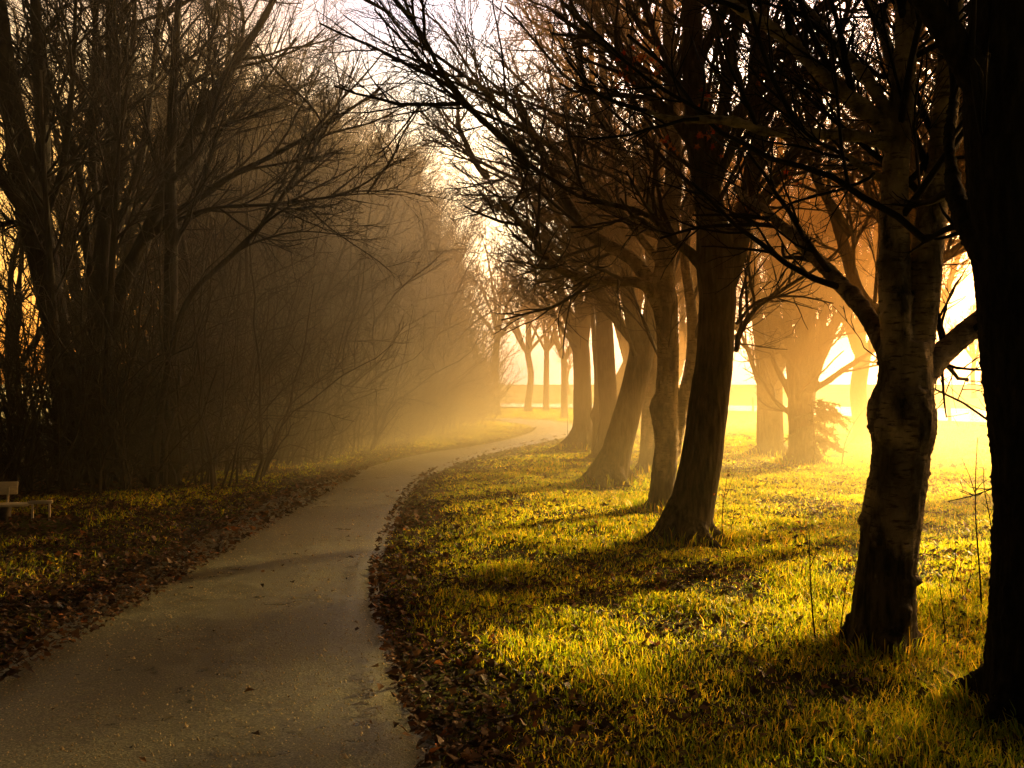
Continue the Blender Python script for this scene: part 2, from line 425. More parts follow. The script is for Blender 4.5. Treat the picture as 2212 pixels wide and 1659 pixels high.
def tufts(mb, cx, cy_, r0, n, seed, h0=.06, h1=.26, w=.006):
    r = np.random.default_rng(seed); a = r.uniform(0, 6.283, n); q = r0*(1+.15*r.normal(0, 1, n))+np.abs(r.normal(0, .10, n)); x = cx+q*np.cos(a); y = cy_+q*np.sin(a)
    h = r.uniform(h0, h1, n)*np.exp(-(q-r0)/.4); aa = r.uniform(0, 6.283, n); ww = w*r.uniform(.6, 1.3, n)
    u = np.stack([np.cos(aa), np.sin(aa), aa*0], 1)*ww[:, None]/2; l = np.stack([np.cos(a), np.sin(a), aa*0], 1)*(h*r.uniform(-.2, .9, n))[:, None]+np.stack([r.normal(0, .03, n), r.normal(0, .03, n), aa*0], 1)
    B = np.stack([x, y, gz(x, y)-.01], 1); up = np.array([0, 0, 1.]); mid = B+l*.35+up*h[:, None]*.6; tip = B+l+up*(h*r.uniform(.7, 1, n))[:, None]
    V = np.stack([B-u, B+u, mid+u*.8, mid-u*.8, tip], 1); k = np.arange(n)[:, None]*5
    mb.add(V, [k+np.array([[0, 1, 2, 3]]), k+np.array([[3, 2, 4]])])
for i, (dx, Y, r0, n) in enumerate(((2225, 4.74, .27, 500), (1905, 5.95, .24, 500), (1480, 9.8, .36, 600), (1427, 12.3, .24, 350), (1316, 15.6, .4, 400), (1397, 17.6, .24, 250), (1733, 19.5, .4, 300), (1667, 22, .5, 300), (1260, 24, .5, 300))):
    tufts(g, (dx-1106)/F*Y, Y, r0, n, 300+i, .05, .2+.004*Y, .005+.0007*Y)
r_ = np.random.default_rng(66)
for i in range(45):      # scattered taller tufts
    y = r_.uniform(3.6, 16); x = r_.uniform(-.2, .54*y+.8)
    if path_sd(np.array([x]), np.array([y]))[0] > .35: tufts(g, x, y, .03, 22, 400+i, .05, .15, .0055+.0004*y)
gr = link('grass', g.mesh('grass'), M_grass); tag(gr, 'short yellow green meadow grass glowing in the backlight', 'grass', kind='stuff')

def litter(mb, n, y0, y1, s0, s1, seed, onpath=False):
    r = np.random.default_rng(seed)
    y = r.uniform(y0, y1, n*2); x = r.uniform(-1, 1, n*2)*(.535*y1+1.6); ok = in_sight(x, y); x, y = x[ok], y[ok]
    sd = path_sd(x, y)
    if onpath: pr = np.where(sd < 0, .06+.9*np.exp(sd*7), 0)
    else:
        cl = fbm(np.stack([x*1.3, y*1.3, x*0], 1), 4, 31)
        pr = np.where(sd > -.06, np.exp(-np.maximum(sd, 0)/.5)+.17+np.clip(cl-.05, 0, 1)*.6, 0)
        pr = np.where(x < -2.6, pr+.75, pr)
    keep = r.random(len(x)) < pr; x, y = x[keep], y[keep]; n = len(x)
    z = np.where(path_sd(x, y) < 0, .05, gz(x, y))+r.uniform(.0, .025, n)
    s = s0+(s1*1.35-s0)*r.random(n)**2.2; a = r.uniform(0, 2*np.pi, n)
    sh = np.array([(-.5, 0, 0), (-.15, -.38, .10), (.15, -.22, .04), (.55, 0, .0), (.15, .22, .04), (-.15, .38, .10)])
    V = sh[None]*s[:, None, None]*r.uniform(.7, 1.25, (n, 6, 1)); V[..., 2] *= r.uniform(-1.5, 3, (n, 1))
    tx, ty = r.normal(0, .35, n), r.normal(0, .35, n)
    V[..., 2] += V[..., 0]*tx[:, None]+V[..., 1]*ty[:, None]
    c, s_ = np.cos(a)[:, None], np.sin(a)[:, None]
    X = V[..., 0]*c-V[..., 1]*s_; Y = V[..., 0]*s_+V[..., 1]*c
    V = np.stack([X+x[:, None], Y+y[:, None], V[..., 2]+z[:, None]+.012], -1)
    k = np.arange(n)[:, None]*6
    mb.add(V, [k+np.array([[0, 1, 2, 3]]), k+np.array([[0, 3, 4, 5]])])
g = MB()
litter(g, 60000, 3.2, 9, .016, .055, 11); litter(g, 50000, 9, 18, .025, .07, 12); litter(g, 30000, 18, 36, .05, .1, 13)
litter(g, 2600, 3.2, 10, .012, .045, 14, True); litter(g, 1500, 10, 24, .03, .06, 15, True)
tag(link('leaf_litter', g.mesh('leaf_litter', False), M_litter), 'brown fallen leaves littering the verges and path edges', 'fallen leaves', kind='stuff')
# grit on the path
g = MB(); r = np.random.default_rng(5)
y = 3.2+12*r.random(16000)**1.4; x = r.uniform(-3.2, 0.2, 16000); ok = path_sd(x, y) < -.05; x, y = x[ok], y[ok]; n = len(x)
s = r.uniform(.002, .0062, n)*(1+(r.random(n) > .97)*1.2)
oc = np.array([(1, 0, -.3), (0, 1, -.3), (-1, 0, -.3), (0, -1, -.3), (0, 0, 1.1)])
V = oc[None]*s[:, None, None]*r.uniform(.7, 1.3, (n, 5, 1)); V = V+np.stack([x, y, 0*x+.0435], 1)[:, None, :]
k = np.arange(n)[:, None]*5
g.add(V, [k+np.array([[a, b, 4]]) for a, b in ((0, 1), (1, 2), (2, 3), (3, 0))])
m, nt = newmat('pale_grit'); gg = N(nt, 'ShaderNodeNewGeometry')
surf(nt, ramp(nt, [(0, (.35, .27, .14)), (.6, (.8, .62, .32)), (1, (.95, .85, .55))], gg.outputs['Random Per Island']).outputs[0], .3, None, .6)
tag(link('path_grit', g.mesh('path_grit', False), m), 'pale grit scattered over the grey path', 'grit', kind='stuff')

# ------------------------------------------------------------------ hero trees
def hero(name, label, cat, Y, trunk, limbs, bark, twig, voxel=.018, amp=.010, burr=0, seed=1, ks=(9, 7, 6, 5), extra=0, exl=(2.5, 5.), roots=5, group=None, dens=1., rmin=.0018, roots_len=.38, crown_t0=.18, maxlen=2.4, extra_up=.5, extra_dir=None, exfrom=.5, kw={}, knots=(), dn=1.1):
    """trunk: [(dx,dy,r)], limbs: list of [(dx,dy,r,dY)]"""
    r = np.random.default_rng(seed)
    base = W(trunk[0][0], trunk[0][1], Y); base[2] = 0
    t = thing(name, label, cat, tuple(base), 0, group)
    def conv(L):
        P = np.array([W(q[0], q[1], Y+(q[3] if len(q) > 3 else 0)) for q in L])-base; R = np.array([q[2] for q in L], float)
        return catmull(P, R, 6)
    tp, tr = conv(trunk); tp[0, 2] = -.08
    mb = MB(); thin = MB()
    tubes(mb, tp[None], tr[None], 16, True)
    for k in range(roots):
        a = k/roots*2*np.pi+r.uniform(-.4, .4); l = roots_len*r.uniform(.6, 1.25)*tr[0]/.25
        d = np.array([np.cos(a), np.sin(a), 0]); r0 = tr[0]
        pp = np.array([tp[2]*[1, 1, 0]+d*r0*.15+[0, 0, r0*1.5], d*r0*.75+[0, 0, r0*.55], d*(r0+l*.35)+[0, 0, .04], d*(r0+l)+[0, 0, -.05]])
        q, rr = catmull(pp, [r0*.36, r0*.34, r0*.2, r0*.08], 5); tubes(mb, q[None], rr[None], 10, True)
    for (kx, ky, kr, kd) in knots:
        c = W(kx, ky, Y+kd)-base; k2 = r.normal(0, kr*.5, (3, 3))
        for q in range(3):
            d = norm(r.normal(0, 1, 3))*kr*.7; pp = np.array([c+k2[q]-d, c+k2[q]-d*.5, c+k2[q]+d*.5, c+k2[q]+d]); tubes(mb, pp[None], np.array([[.3, 1, .9, .25]])*kr*.8, 8, True)
    lim = []
    for L in limbs:
        p, q = conv(L); lim.append((p, q))
    # extra limbs growing the crown up and outward
    for e in range(extra):
        src = tp if (r.random() < .5 or not lim) else lim[r.integers(len(lim))][0]
        srad = tr if src is tp else lim[0][1]
        i = int(len(src)*r.uniform(exfrom, .98)); a = r.uniform(0, 2*np.pi)
        d = np.array([np.cos(a), np.sin(a), extra_up+r.uniform(0, .8)])
        if extra_dir is not None: d = d+np.array(extra_dir)
        l = r.uniform(*exl); rr0 = max(.02, min(srad[min(i, len(srad)-1)]*.55, .07))
        pp, qq = grow(src[i][None], d[None], np.array([l]), np.array([rr0]), np.array([.012]), 12, .13, .04, r)
        lim.append((pp[0], qq[0]))
    for p, q in lim:
        thick = np.where(q > voxel*1.25)[0]
        if len(thick) > 2:
            e = thick[-1]+1
            tubes(mb, p[None, :e], q[None, :e], 12, True)
            if e < len(p)-2: tubes(thin, p[None, e-2:], q[None, e-2:], 7)
        else: tubes(thin, p[None], q[None], 7)
    tm = remeshed(mb, voxel, lambda p: bark_disp(p+base, amp, seed, burr), name+'_trunk')
    link('trunk', tm, bark, t)
    src = lim+([(tp[len(tp)//2:], tr[len(tp)//2:])] if len(trunk) > 3 and trunk[-1][1] < 300 else [])
    crown_from(src, r, ks=ks, mb=thin, dens=dn, rmin=rmin, t0=crown_t0, maxlen=maxlen, **kw)
    link('crown', thin.mesh(name+'_crown', False), twig, t)
    return t

# R0 rightmost trunk
hero('broad_trunk_tree', 'massive near-black trunk cut off by the right edge of the photo', 'tree', 4.74,
     [(2228, 1556, .25), (2230, 1500, .215), (2232, 1330, .195), (2240, 1130, .19), (2236, 980, .19), (2220, 830, .19), (2199, 600, .185), (2178, 400, .175), (2165, 200, .165), (2168, 0, .15), (2172, -300, .13), (2180, -700, .10)],
     [[(2125, 560, .05, 0), (2085, 480, .045, .1), (2060, 400, .035, .3), (2050, 300, .025, .5), (2060, 180, .02, .8), (2040, 40, .015, 1)],
      [(2180, 300, .09, 0), (2080, 120, .07, -.1), (1960, -60, .05, -.2), (1800, -300, .03, -.4)],
      [(2175, 150, .08, 0), (2250, -50, .06, .3), (2350, -300, .04, .8)],
      [(2110, 500, .022, .2), (2060, 490, .018, .3), (2000, 520, .014, .5)]],
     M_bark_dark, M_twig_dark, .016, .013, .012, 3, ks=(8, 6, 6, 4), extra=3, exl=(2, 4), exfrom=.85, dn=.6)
# R1 birch
hero('twin_stemmed_birch', 'gnarled birch with peeling horizontal bark and two stems in the right foreground', 'tree', 5.95,
     [(1905, 1408, .205), (1908, 1370, .19), (1909, 1330, .183), (1913, 1255, .168), (1921, 1180, .165), (1928, 1110, .17), (1940, 1030, .163), (1946, 975, .165), (1950, 930, .192), (1948, 885, .198), (1955, 840, .165), (1957, 790, .15), (1958, 740, .14)],
     [[(1945, 790, .095, -.03), (1935, 700, .086, -.04), (1932, 600, .088, 0), (1933, 500, .078, 0), (1932, 400, .074, 0), (1941, 300, .07, 0), (1950, 200, .068, 0), (1956, 100, .06, 0), (1956, 0, .055, 0), (1950, -250, .04, 0), (1940, -600, .02, .1)],
      [(1972, 800, .10, .03), (1990, 700, .090, .03), (2001, 600, .094, .02), (2006, 500, .086, .02), (2026, 400, .076, .02), (2036, 300, .076, .03), (2046, 200, .072, .05), (2053, 100, .068, 0), (2056, 0, .06, 0), (2062, -300, .045, 0), (2060, -650, .02, 0)],
      [(1980, 830, .085, .05), (2010, 790, .078, .1), (2035, 765, .07, .15), (2070, 732, .068, .2), (2120, 690, .064, .3), (2200, 620, .055, .4), (2290, 520, .04, .6)],
      [(1930, 318, .04, 0), (1880, 300, .034, -.05), (1830, 291, .032, -.1), (1780, 290, .03, -.1), (1706, 285, .029, -.15), (1656, 285, .026, -.2), (1606, 268, .024, -.2), (1556, 258, .022, -.25), (1506, 258, .021, -.25), (1446, 255, .017, -.3), (1396, 240, .015, -.3), (1336, 222, .012, -.35), (1281, 195, .009, -.4), (1225, 130, .005, -.4)],
      [(1935, 320, .05, 0), (1895, 262, .045, 0), (1850, 218, .042, 0), (1780, 165, .040, 0), (1706, 90, .037, .1), (1650, 50, .034, .1), (1580, 5, .028, .2), (1480, -90, .018, .3)],
      [(1925, 400, .024, 0), (1890, 378, .021, 0), (1850, 352, .018, -.1), (1806, 325, .014, -.1), (1756, 300, .011, -.2), (1700, 250, .008, -.2), (1630, 200, .004, -.3)],
      [(1890, 372, .011, 0), (1876, 385, .010, -.1), (1831, 405, .009, -.1), (1756, 425, .008, -.2), (1696, 445, .006, -.2), (1640, 490, .003, -.3)],
      [(1945, 290, .034, 0), (1900, 210, .032, 0), (1856, 150, .03, .1), (1796, 85, .027, .2), (1740, 15, .022, .3), (1650, -90, .014, .3)],
      [(2050, 330, .03, .05), (2075, 290, .02, .2), (2080, 240, .015, .3), (2110, 100, .01, .5)],
      [(1960, 250, .04, .05), (1930, 140, .035, .3), (1905, 60, .03, .5), (1860, -60, .02, .7)]],
     M_birch, M_twig_dark, .0115, .008, .040, 5, knots=[(1889, 935, .035, 0), (1886, 915, .03, -.03), (1886, 893, .034, .0), (1893, 870, .02, -.05), (2006, 940, .03, 0), (2010, 925, .024, 0), (2002, 905, .028, -.03), (2000, 1000, .018, 0), (1998, 1022, .02, 0), (1994, 1045, .016, 0), (1988, 1062, .02, 0), (1982, 1110, .018, 0), (1880, 1120, .02, 0), (1985, 870, .03, -.1), (1940, 925, .035, -.12), (1965, 890, .03, -.12), (1867, 1165, .014, 0), (1884, 1080, .014, 0), (1862, 1240, .016, 0), (1856, 1290, .016, 0), (1975, 1180, .014, 0), (1985, 1140, .014, 0), (1890, 1020, .014, 0), (1893, 985, .014, 0), (2003, 970, .016, 0)], ks=(7, 6, 5, 4), extra=4, exl=(1.5, 3.), roots=5, roots_len=.16, exfrom=.85, maxlen=1.5, crown_t0=.25, dn=1.0)
# R2 maple
hero('leaning_maple', 'large dark maple leaning right with flared roots in the middle of the grass', 'tree', 9.8,
     [(1478, 1183, .30), (1484, 1150, .245), (1498, 1080, .218), (1514, 1000, .205), (1525, 920, .197), (1534, 850, .19), (1544, 770, .182), (1548, 700, .178), (1550, 640, .185), (1546, 570, .195), (1540, 500, .165), (1531, 440, .14), (1517, 330, .125), (1502, 200, .115), (1496, 60, .10), (1490, -120, .08), (1480, -400, .05)],
     [[(1562, 620, .13, 0), (1586, 550, .12, 0), (1600, 490, .10, .1), (1615, 430, .092, .2), (1628, 350, .088, .2), (1640, 300, .085, .2), (1631, 225, .08, .2), (1636, 100, .075, .2), (1651, 0, .065, .2), (1665, -200, .04, .2)],
      [(1592, 530, .07, .05), (1612, 480, .065, .1), (1646, 435, .06, .2), (1691, 365, .053, .3), (1731, 300, .048, .3), (1781, 175, .04, .4), (1816, 75, .03, .5), (1850, -60, .02, .5)],
      [(1525, 450, .06, -.1), (1556, 375, .052, -.3), (1591, 290, .045, -.4), (1616, 200, .038, -.5), (1656, 100, .03, -.6), (1700, -40, .02, -.6)],
      [(1510, 570, .055, 0), (1490, 545, .05, -.1), (1456, 520, .042, -.2), (1416, 475, .036, -.3), (1356, 450, .03, -.4), (1256, 425, .024, -.5), (1181, 380, .018, -.6), (1106, 340, .01, -.7)],
      [(1512, 330, .06, 0), (1450, 250, .05, -.2), (1380, 180, .042, -.4), (1300, 90, .032, -.6), (1210, 0, .02, -.8)],
      [(1505, 260, .05, 0), (1440, 130, .04, .2), (1400, 40, .03, .4), (1370, -80, .02, .6)],
      [(1590, 760, .035, .1), (1600, 715, .033, .2), (1640, 660, .026, .3), (1700, 620, .02, .4), (1790, 560, .015, .5), (1860, 480, .008, .6)],
      [(1590, 700, .02, .2), (1640, 650, .016, .2), (1720, 640, .011, .3), (1800, 655, .006, .4)]],
     M_bark, M_twig, .0155, .011, 0, 11, ks=(9, 7, 6, 4), extra=7, exl=(2, 4.5), roots=8, exfrom=.7)
# R3
hero('knotted_pale_birch', 'smooth pale-barked tree with a knot, just left behind the leaning maple', 'tree', 12.3,
     [(1427, 1112, .20), (1430, 1075, .16), (1434, 1020, .148), (1440, 960, .145), (1436, 905, .16), (1434, 880, .178), (1440, 850, .14), (1443, 780, .13), (1441, 710, .135), (1436, 650, .16), (1434, 600, .13), (1448, 470, .115), (1456, 350, .10), (1451, 220, .09), (1445, 80, .08), (1440, -120, .06), (1430, -400, .04)],
     [[(1425, 665, .09, 0), (1405, 630, .075, -.1), (1376, 610, .066, -.2), (1291, 605, .058, -.3), (1206, 580, .05, -.5), (1151, 515, .04, -.7), (1106, 460, .03, -.8), (1070, 420, .02, -.9)],
      [(1420, 640, .095, 0), (1371, 565, .085, 0), (1306, 525, .076, .1), (1256, 485, .07, .1), (1206, 400, .058, .2), (1171, 325, .048, .2), (1146, 275, .04, .2), (1110, 190, .025, .2)],
      [(1440, 560, .07, 0), (1426, 490, .066, 0), (1386, 390, .058, 0), (1326, 300, .048, 0), (1271, 200, .038, 0), (1235, 80, .026, 0), (1200, -40, .015, 0)],
      [(1452, 980, .10, .05), (1470, 890, .09, .1), (1492, 800, .085, .15), (1497, 720, .075, .2), (1490, 640, .065, .2), (1480, 540, .06, .2), (1500, 380, .05, .2), (1540, 200, .03, .3)],
      [(1420, 560, .045, 0), (1300, 410, .038, -.3), (1180, 310, .032, -.6), (1106, 255, .028, -.8), (1050, 200, .024, -.9), (950, 125, .019, -1), (875, 75, .015, -1.1), (820, 0, .010, -1.2), (790, -60, .006, -1.2)],
      [(1445, 300, .05, 0), (1380, 160, .042, 0), (1290, 40, .03, 0), (1200, -90, .02, 0)]],
     M_birch, M_twig, .0165, .006, .012, 17, ks=(9, 7, 6, 5), extra=7, exl=(2, 4.5), roots=5, roots_len=.35, exfrom=.6, extra_dir=(-.4, 0, 0))
# R4
hero('slanting_forked_tree', 'thick trunk slanting right into a fork, beside the path bend', 'tree', 15.6,
     [(1316, 1052, .34), (1322, 1025, .26), (1334, 970, .235), (1350, 910, .22), (1368, 845, .205), (1382, 785, .2), (1388, 745, .19)],
     [[(1382, 765, .13, 0), (1366, 690, .12, 0), (1352, 600, .11, 0), (1335, 450, .095, 0), (1315, 300, .08, 0), (1300, 120, .06, 0), (1280, -100, .03, 0)],
      [(1390, 765, .14, 0), (1405, 680, .12, 0), (1410, 590, .11, 0), (1404, 450, .10, .1), (1400, 300, .085, .2), (1396, 100, .06, .2), (1390, -150, .03, .2)],
      [(1372, 770, .04, -.2), (1350, 710, .036, -.3), (1324, 657, .032, -.4), (1300, 622, .028, -.5), (1270, 560, .02, -.6), (1220, 480, .012, -.7)],
      [(1350, 600, .06, 0), (1290, 500, .05, -.3), (1200, 420, .04, -.6), (1100, 380, .028, -1), (1000, 330, .015, -1.2)],
      [(1335, 470, .06, 0), (1260, 330, .045, 0), (1170, 220, .032, 0), (1080, 130, .02, 0)]],
     M_bark, M_twig, .021, .012, 0, 23, ks=(10, 7, 6, 5), extra=9, exl=(2.5, 5), roots=6, exfrom=.92, extra_dir=(-.3, 0, 0), rmin=.0032)
# R5
hero('white_birch', 'slim birch with bright white bark, standing behind the slanting trunk', 'tree', 17.6,
     [(1397, 1025, .2), (1400, 985, .155), (1403, 900, .14), (1405, 800, .135), (1411, 700, .125), (1420, 500, .10), (1425, 300, .08), (1420, 100, .05), (1420, -100, .03)],
     [[(1412, 700, .05, 0), (1430, 600, .04, .2), (1440, 450, .03, .4), (1450, 300, .02, .5)]],
     M_birch_white, M_twig, .02, .005, .006, 29, ks=(7, 6, 5, 4), extra=6, exl=(1.5, 3.5), roots=4, roots_len=.3, exfrom=.55, rmin=.0035)
# R6, R6b, R7
hero('straight_row_tree', 'straight trunk in shade between the slanting tree and the thin knotted stem', 'tree', 21,
     [(1312, 996, .3), (1313, 960, .22), (1314, 880, .2), (1309, 780, .195), (1304, 680, .18), (1298, 550, .15), (1290, 400, .12), (1280, 200, .07), (1275, 0, .04)],
     [[(1306, 700, .10, 0), (1330, 620, .08, 0), (1345, 500, .06, 0), (1350, 350, .04, 0)], [(1300, 650, .08, 0), (1260, 540, .06, 0), (1220, 430, .05, 0), (1180, 300, .03, 0)]],
     M_bark, M_twig, .026, .012, 0, 31, ks=(9, 7, 6, 5), extra=9, exl=(2.5, 5), roots=5, exfrom=.7, extra_dir=(-.3, 0, 0), rmin=.004)
hero('thin_knotted_stem', 'thin crooked stem with a dark knot beside the far broad trunk', 'tree', 22.5,
     [(1286, 983, .10), (1287, 950, .075), (1288, 915, .085), (1287, 895, .13), (1290, 870, .075), (1289, 800, .065), (1284, 740, .06), (1278, 640, .045), (1270, 540, .03)],
     [[(1285, 740, .03, 0), (1300, 680, .025, 0), (1305, 600, .015, 0)]],
     M_bark, M_twig, .018, .008, .01, 37, ks=(7, 6, 5), extra=3, exl=(1, 2.5), roots=3, roots_len=.2, rmin=.004)
hero('flared_path_bend_tree', 'broad flared trunk nearest the far bend of the path', 'tree', 24,
     [(1260, 973, .42), (1259, 950, .30), (1259, 900, .235), (1258, 830, .215), (1256, 770, .22), (1250, 720, .2)],
     [[(1248, 760, .13, 0), (1225, 680, .12, 0), (1200, 590, .10, 0), (1170, 480, .075, 0), (1130, 350, .05, 0), (1090, 230, .03, 0)],
      [(1256, 740, .14, 0), (1250, 650, .12, 0), (1240, 540, .10, 0), (1230, 400, .08, 0), (1225, 200, .05, 0)],
      [(1240, 750, .06, -.2), (1215, 710, .05, -.4), (1185, 659, .042, -.6), (1161, 611, .036, -.8), (1150, 570, .028, -1), (1110, 530, .018, -1.2)],
      [(1262, 740, .11, 0), (1275, 640, .09, 0), (1280, 520, .07, 0), (1285, 380, .05, 0)]],
     M_bark, M_twig, .028, .013, 0, 41, ks=(9, 6, 6, 4), extra=6, exl=(2.5, 5.), roots=6, exfrom=.9, extra_up=1.2, maxlen=1.5, extra_dir=(-.2, 0, 0), rmin=.0045)
# R10 behind birch
hero('hidden_bowed_tree', 'tree mostly hidden behind the twin-stemmed birch, one bowed limb arching left', 'tree', 11.5,
     [(1945, 1129, .2), (1945, 1080, .16), (1946, 950, .15), (1950, 800, .14), (1955, 650, .12), (1960, 500, .10), (1965, 300, .07), (1960, 100, .04)],
     [[(1940, 720, .09, 0), (1906, 685, .085, 0), (1856, 635, .075, 0), (1826, 540, .066, 0), (1796, 450, .055, 0), (1766, 390, .045, 0), (1736, 310, .032, 0), (1700, 220, .02, 0)],
      [(1955, 560, .06, 0), (2020, 420, .05, .2), (2080, 330, .04, .3), (2150, 200, .02, .4)],
      [(1828, 550, .02, 0), (1780, 530, .016, 0), (1720, 500, .012, 0), (1660, 510, .006, 0)]],
     M_bark, M_twig, .02, .009, 0, 43, ks=(8, 6, 6, 4), extra=5, exl=(2, 4), roots=4, exfrom=.5, extra_up=.8)
# R8 R9 field edge
hero('thick_clustered_tree', 'thick pale-yellow misted trunk cluster left of the fanning tree at the field edge', 'tree', 22,
     [(1667, 986, .33), (1667, 950, .27), (1666, 880, .25), (1664, 800, .26), (1664, 750, .24)],
     [[(1650, 960, .16, .3), (1648, 800, .15, .2), (1640, 720, .13, 0), (1625, 600, .12, 0), (1610, 450, .08, 0), (1600, 300, .04, 0)],
      [(1668, 780, .2, 0), (1670, 680, .16, 0), (1672, 560, .12, 0), (1680, 400, .08, 0), (1690, 250, .04, 0)],
      [(1680, 800, .14, 0), (1698, 720, .12, 0), (1712, 620, .09, 0), (1730, 480, .06, 0), (1750, 330, .03, 0)],
      [(1640, 830, .07, 0), (1620, 770, .05, 0), (1600, 720, .035, 0), (1575, 690, .02, 0)]],
     M_bark, M_twig, .028, .012, 0, 47, ks=(9, 7, 6, 4), extra=6, exl=(2.5, 5), roots=6, exfrom=.6, rmin=.004)
hero('fanning_field_tree', 'short trunk fanning into many stems at the edge of the bright field', 'tree', 19.5,
     [(1733, 1008, .33), (1732, 980, .26), (1731, 930, .245), (1730, 880, .25), (1734, 845, .24)],
     [[(1722, 870, .13, 0), (1710, 790, .115, 0), (1702, 700, .10, 0), (1694, 580, .075, 0), (1690, 430, .05, 0), (1680, 300, .03, 0)],
      [(1738, 850, .13, 0), (1745, 780, .10, 0), (1752, 700, .09, 0), (1765, 580, .07, 0), (1770, 430, .05, 0)],
      [(1745, 850, .13, 0), (1768, 780, .11, 0), (1790, 720, .09, 0), (1830, 650, .065, 0), (1880, 560, .045, 0), (1940, 480, .02, 0)],
      [(1750, 840, .10, 0), (1780, 760, .08, 0), (1815, 690, .06, 0), (1870, 640, .045, 0), (1950, 600, .03, 0), (2040, 540, .015, 0)],
      [(1728, 830, .09, 0), (1730, 740, .08, 0), (1728, 640, .065, 0), (1735, 500, .05, 0), (1740, 350, .03, 0)],
      [(1752, 830, .06, 0), (1762, 770, .055, 0), (1782, 690, .045, 0), (1800, 600, .035, 0), (1840, 480, .02, 0)]],
     M_bark, M_twig, .026, .012, 0, 53, ks=(9, 7, 6, 4), extra=6, exl=(2, 4.5), roots=5, exfrom=.5, rmin=.004, extra_dir=(.5, 0, 0))

# left side
hero('great_multistem_tree', 'great dark tree splitting into many fanned stems in the left thicket', 'tree', 16.3,
     [(222, 1067, 0.274), (220, 980, 0.228), (216, 850, 0.205), (214, 720, 0.198), (216, 640, 0.190), (222, 560, 0.152), (230, 480, 0.129), (243, 350, 0.114), (241, 200, 0.099), (240, 0, 0.084), (242, -300, 0.046)],
     [[(235, 700, 0.152, 0), (258, 630, 0.137, -.1), (290, 560, 0.125, -.2), (325, 490, 0.118, -.3), (360, 400, 0.106, -.4), (400, 325, 0.095, -.5), (450, 225, 0.084, -.6), (500, 150, 0.072, -.7), (550, 70, 0.061, -.8), (595, -10, 0.049, -.9), (650, -150, 0.030, -1)],
      [(285, 560, 0.068, -.3), (320, 510, 0.065, -.4), (375, 462, 0.059, -.6), (450, 415, 0.053, -.8), (500, 380, 0.049, -1), (600, 330, 0.041, -1.2), (690, 280, 0.033, -1.4), (750, 240, 0.026, -1.5), (825, 190, 0.015, -1.6)],
      [(300, 540, 0.038, -.2), (350, 495, 0.035, -.5), (450, 452, 0.030, -1), (600, 440, 0.024, -1.4), (750, 415, 0.017, -1.8), (860, 345, 0.008, -2)],
      [(222, 600, 0.091, .1), (250, 500, 0.084, .2), (270, 450, 0.076, .3), (308, 325, 0.068, .4), (325, 200, 0.061, .4), (342, 50, 0.049, .4), (355, -150, 0.030, .4)],
      [(212, 640, 0.076, 0), (190, 560, 0.068, 0), (176, 400, 0.061, 0), (150, 290, 0.053, -.2), (120, 210, 0.046, -.3), (85, 90, 0.038, -.4), (60, -60, 0.023, -.5)],
      [(224, 500, 0.061, .1), (202, 380, 0.057, .2), (200, 250, 0.053, .3), (203, 120, 0.046, .3), (206, -30, 0.038, .3)],
      [(245, 330, 0.053, 0), (270, 230, 0.049, -.2), (285, 120, 0.046, -.3), (292, -20, 0.034, -.3)],
      [(365, 400, 0.038, -.4), (400, 370, 0.034, -.4), (470, 290, 0.029, -.4), (560, 190, 0.021, -.4), (640, 80, 0.014, -.4)],
      [(400, 325, 0.046, -.5), (430, 240, 0.038, -.5), (450, 130, 0.032, -.5), (470, 0, 0.023, -.5)]],
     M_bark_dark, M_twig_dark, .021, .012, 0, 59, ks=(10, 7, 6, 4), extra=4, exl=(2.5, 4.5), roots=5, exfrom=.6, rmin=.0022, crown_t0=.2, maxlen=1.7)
hero('black_edge_tree', 'heavy black tree hugging the left edge of the photo behind the bench', 'tree', 15.2,
     [(158, 1105, .3), (152, 1000, .22), (140, 850, .2), (120, 700, .2), (96, 580, .22), (75, 480, .24), (55, 390, .22), (35, 280, .18), (15, 160, .15), (-5, 0, .12), (-40, -300, .05)],
     [[(90, 520, .13, 0), (92, 420, .12, .1), (93, 300, .11, .1), (86, 150, .10, .1), (76, 0, .08, .1), (70, -200, .05, 0)],
      [(70, 470, .12, -.1), (30, 420, .11, -.3), (-30, 330, .09, -.4), (-100, 200, .06, -.6)],
      [(95, 480, .06, 0), (130, 380, .055, -.2), (150, 250, .045, -.4), (160, 100, .035, -.5), (165, -50, .02, -.5)],
      [(80, 500, .05, -.2), (30, 480, .045, -.4), (-20, 490, .03, -.6)]],
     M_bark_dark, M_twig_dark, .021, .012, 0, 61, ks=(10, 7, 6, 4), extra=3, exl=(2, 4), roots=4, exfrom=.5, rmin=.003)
hero('upright_thicket_tree', 'upright single trunk right of the multistemmed tree in the left thicket', 'tree', 15.5,
     [(366, 1051, .16), (366, 900, .12), (368, 700, .105), (370, 500, .10), (367, 380, .09), (372, 250, .08), (380, 100, .065), (388, -60, .045), (395, -250, .02)],
     [[(368, 560, .04, 0), (400, 480, .035, 0), (440, 380, .028, 0), (470, 280, .018, 0)], [(368, 420, .04, 0), (330, 330, .03, 0), (310, 220, .02, 0)]],
     M_bark_dark, M_twig_dark, .02, .009, 0, 67, ks=(9, 6, 5, 4), extra=5, exl=(1.5, 3.5), roots=3, exfrom=.45, rmin=.0032)
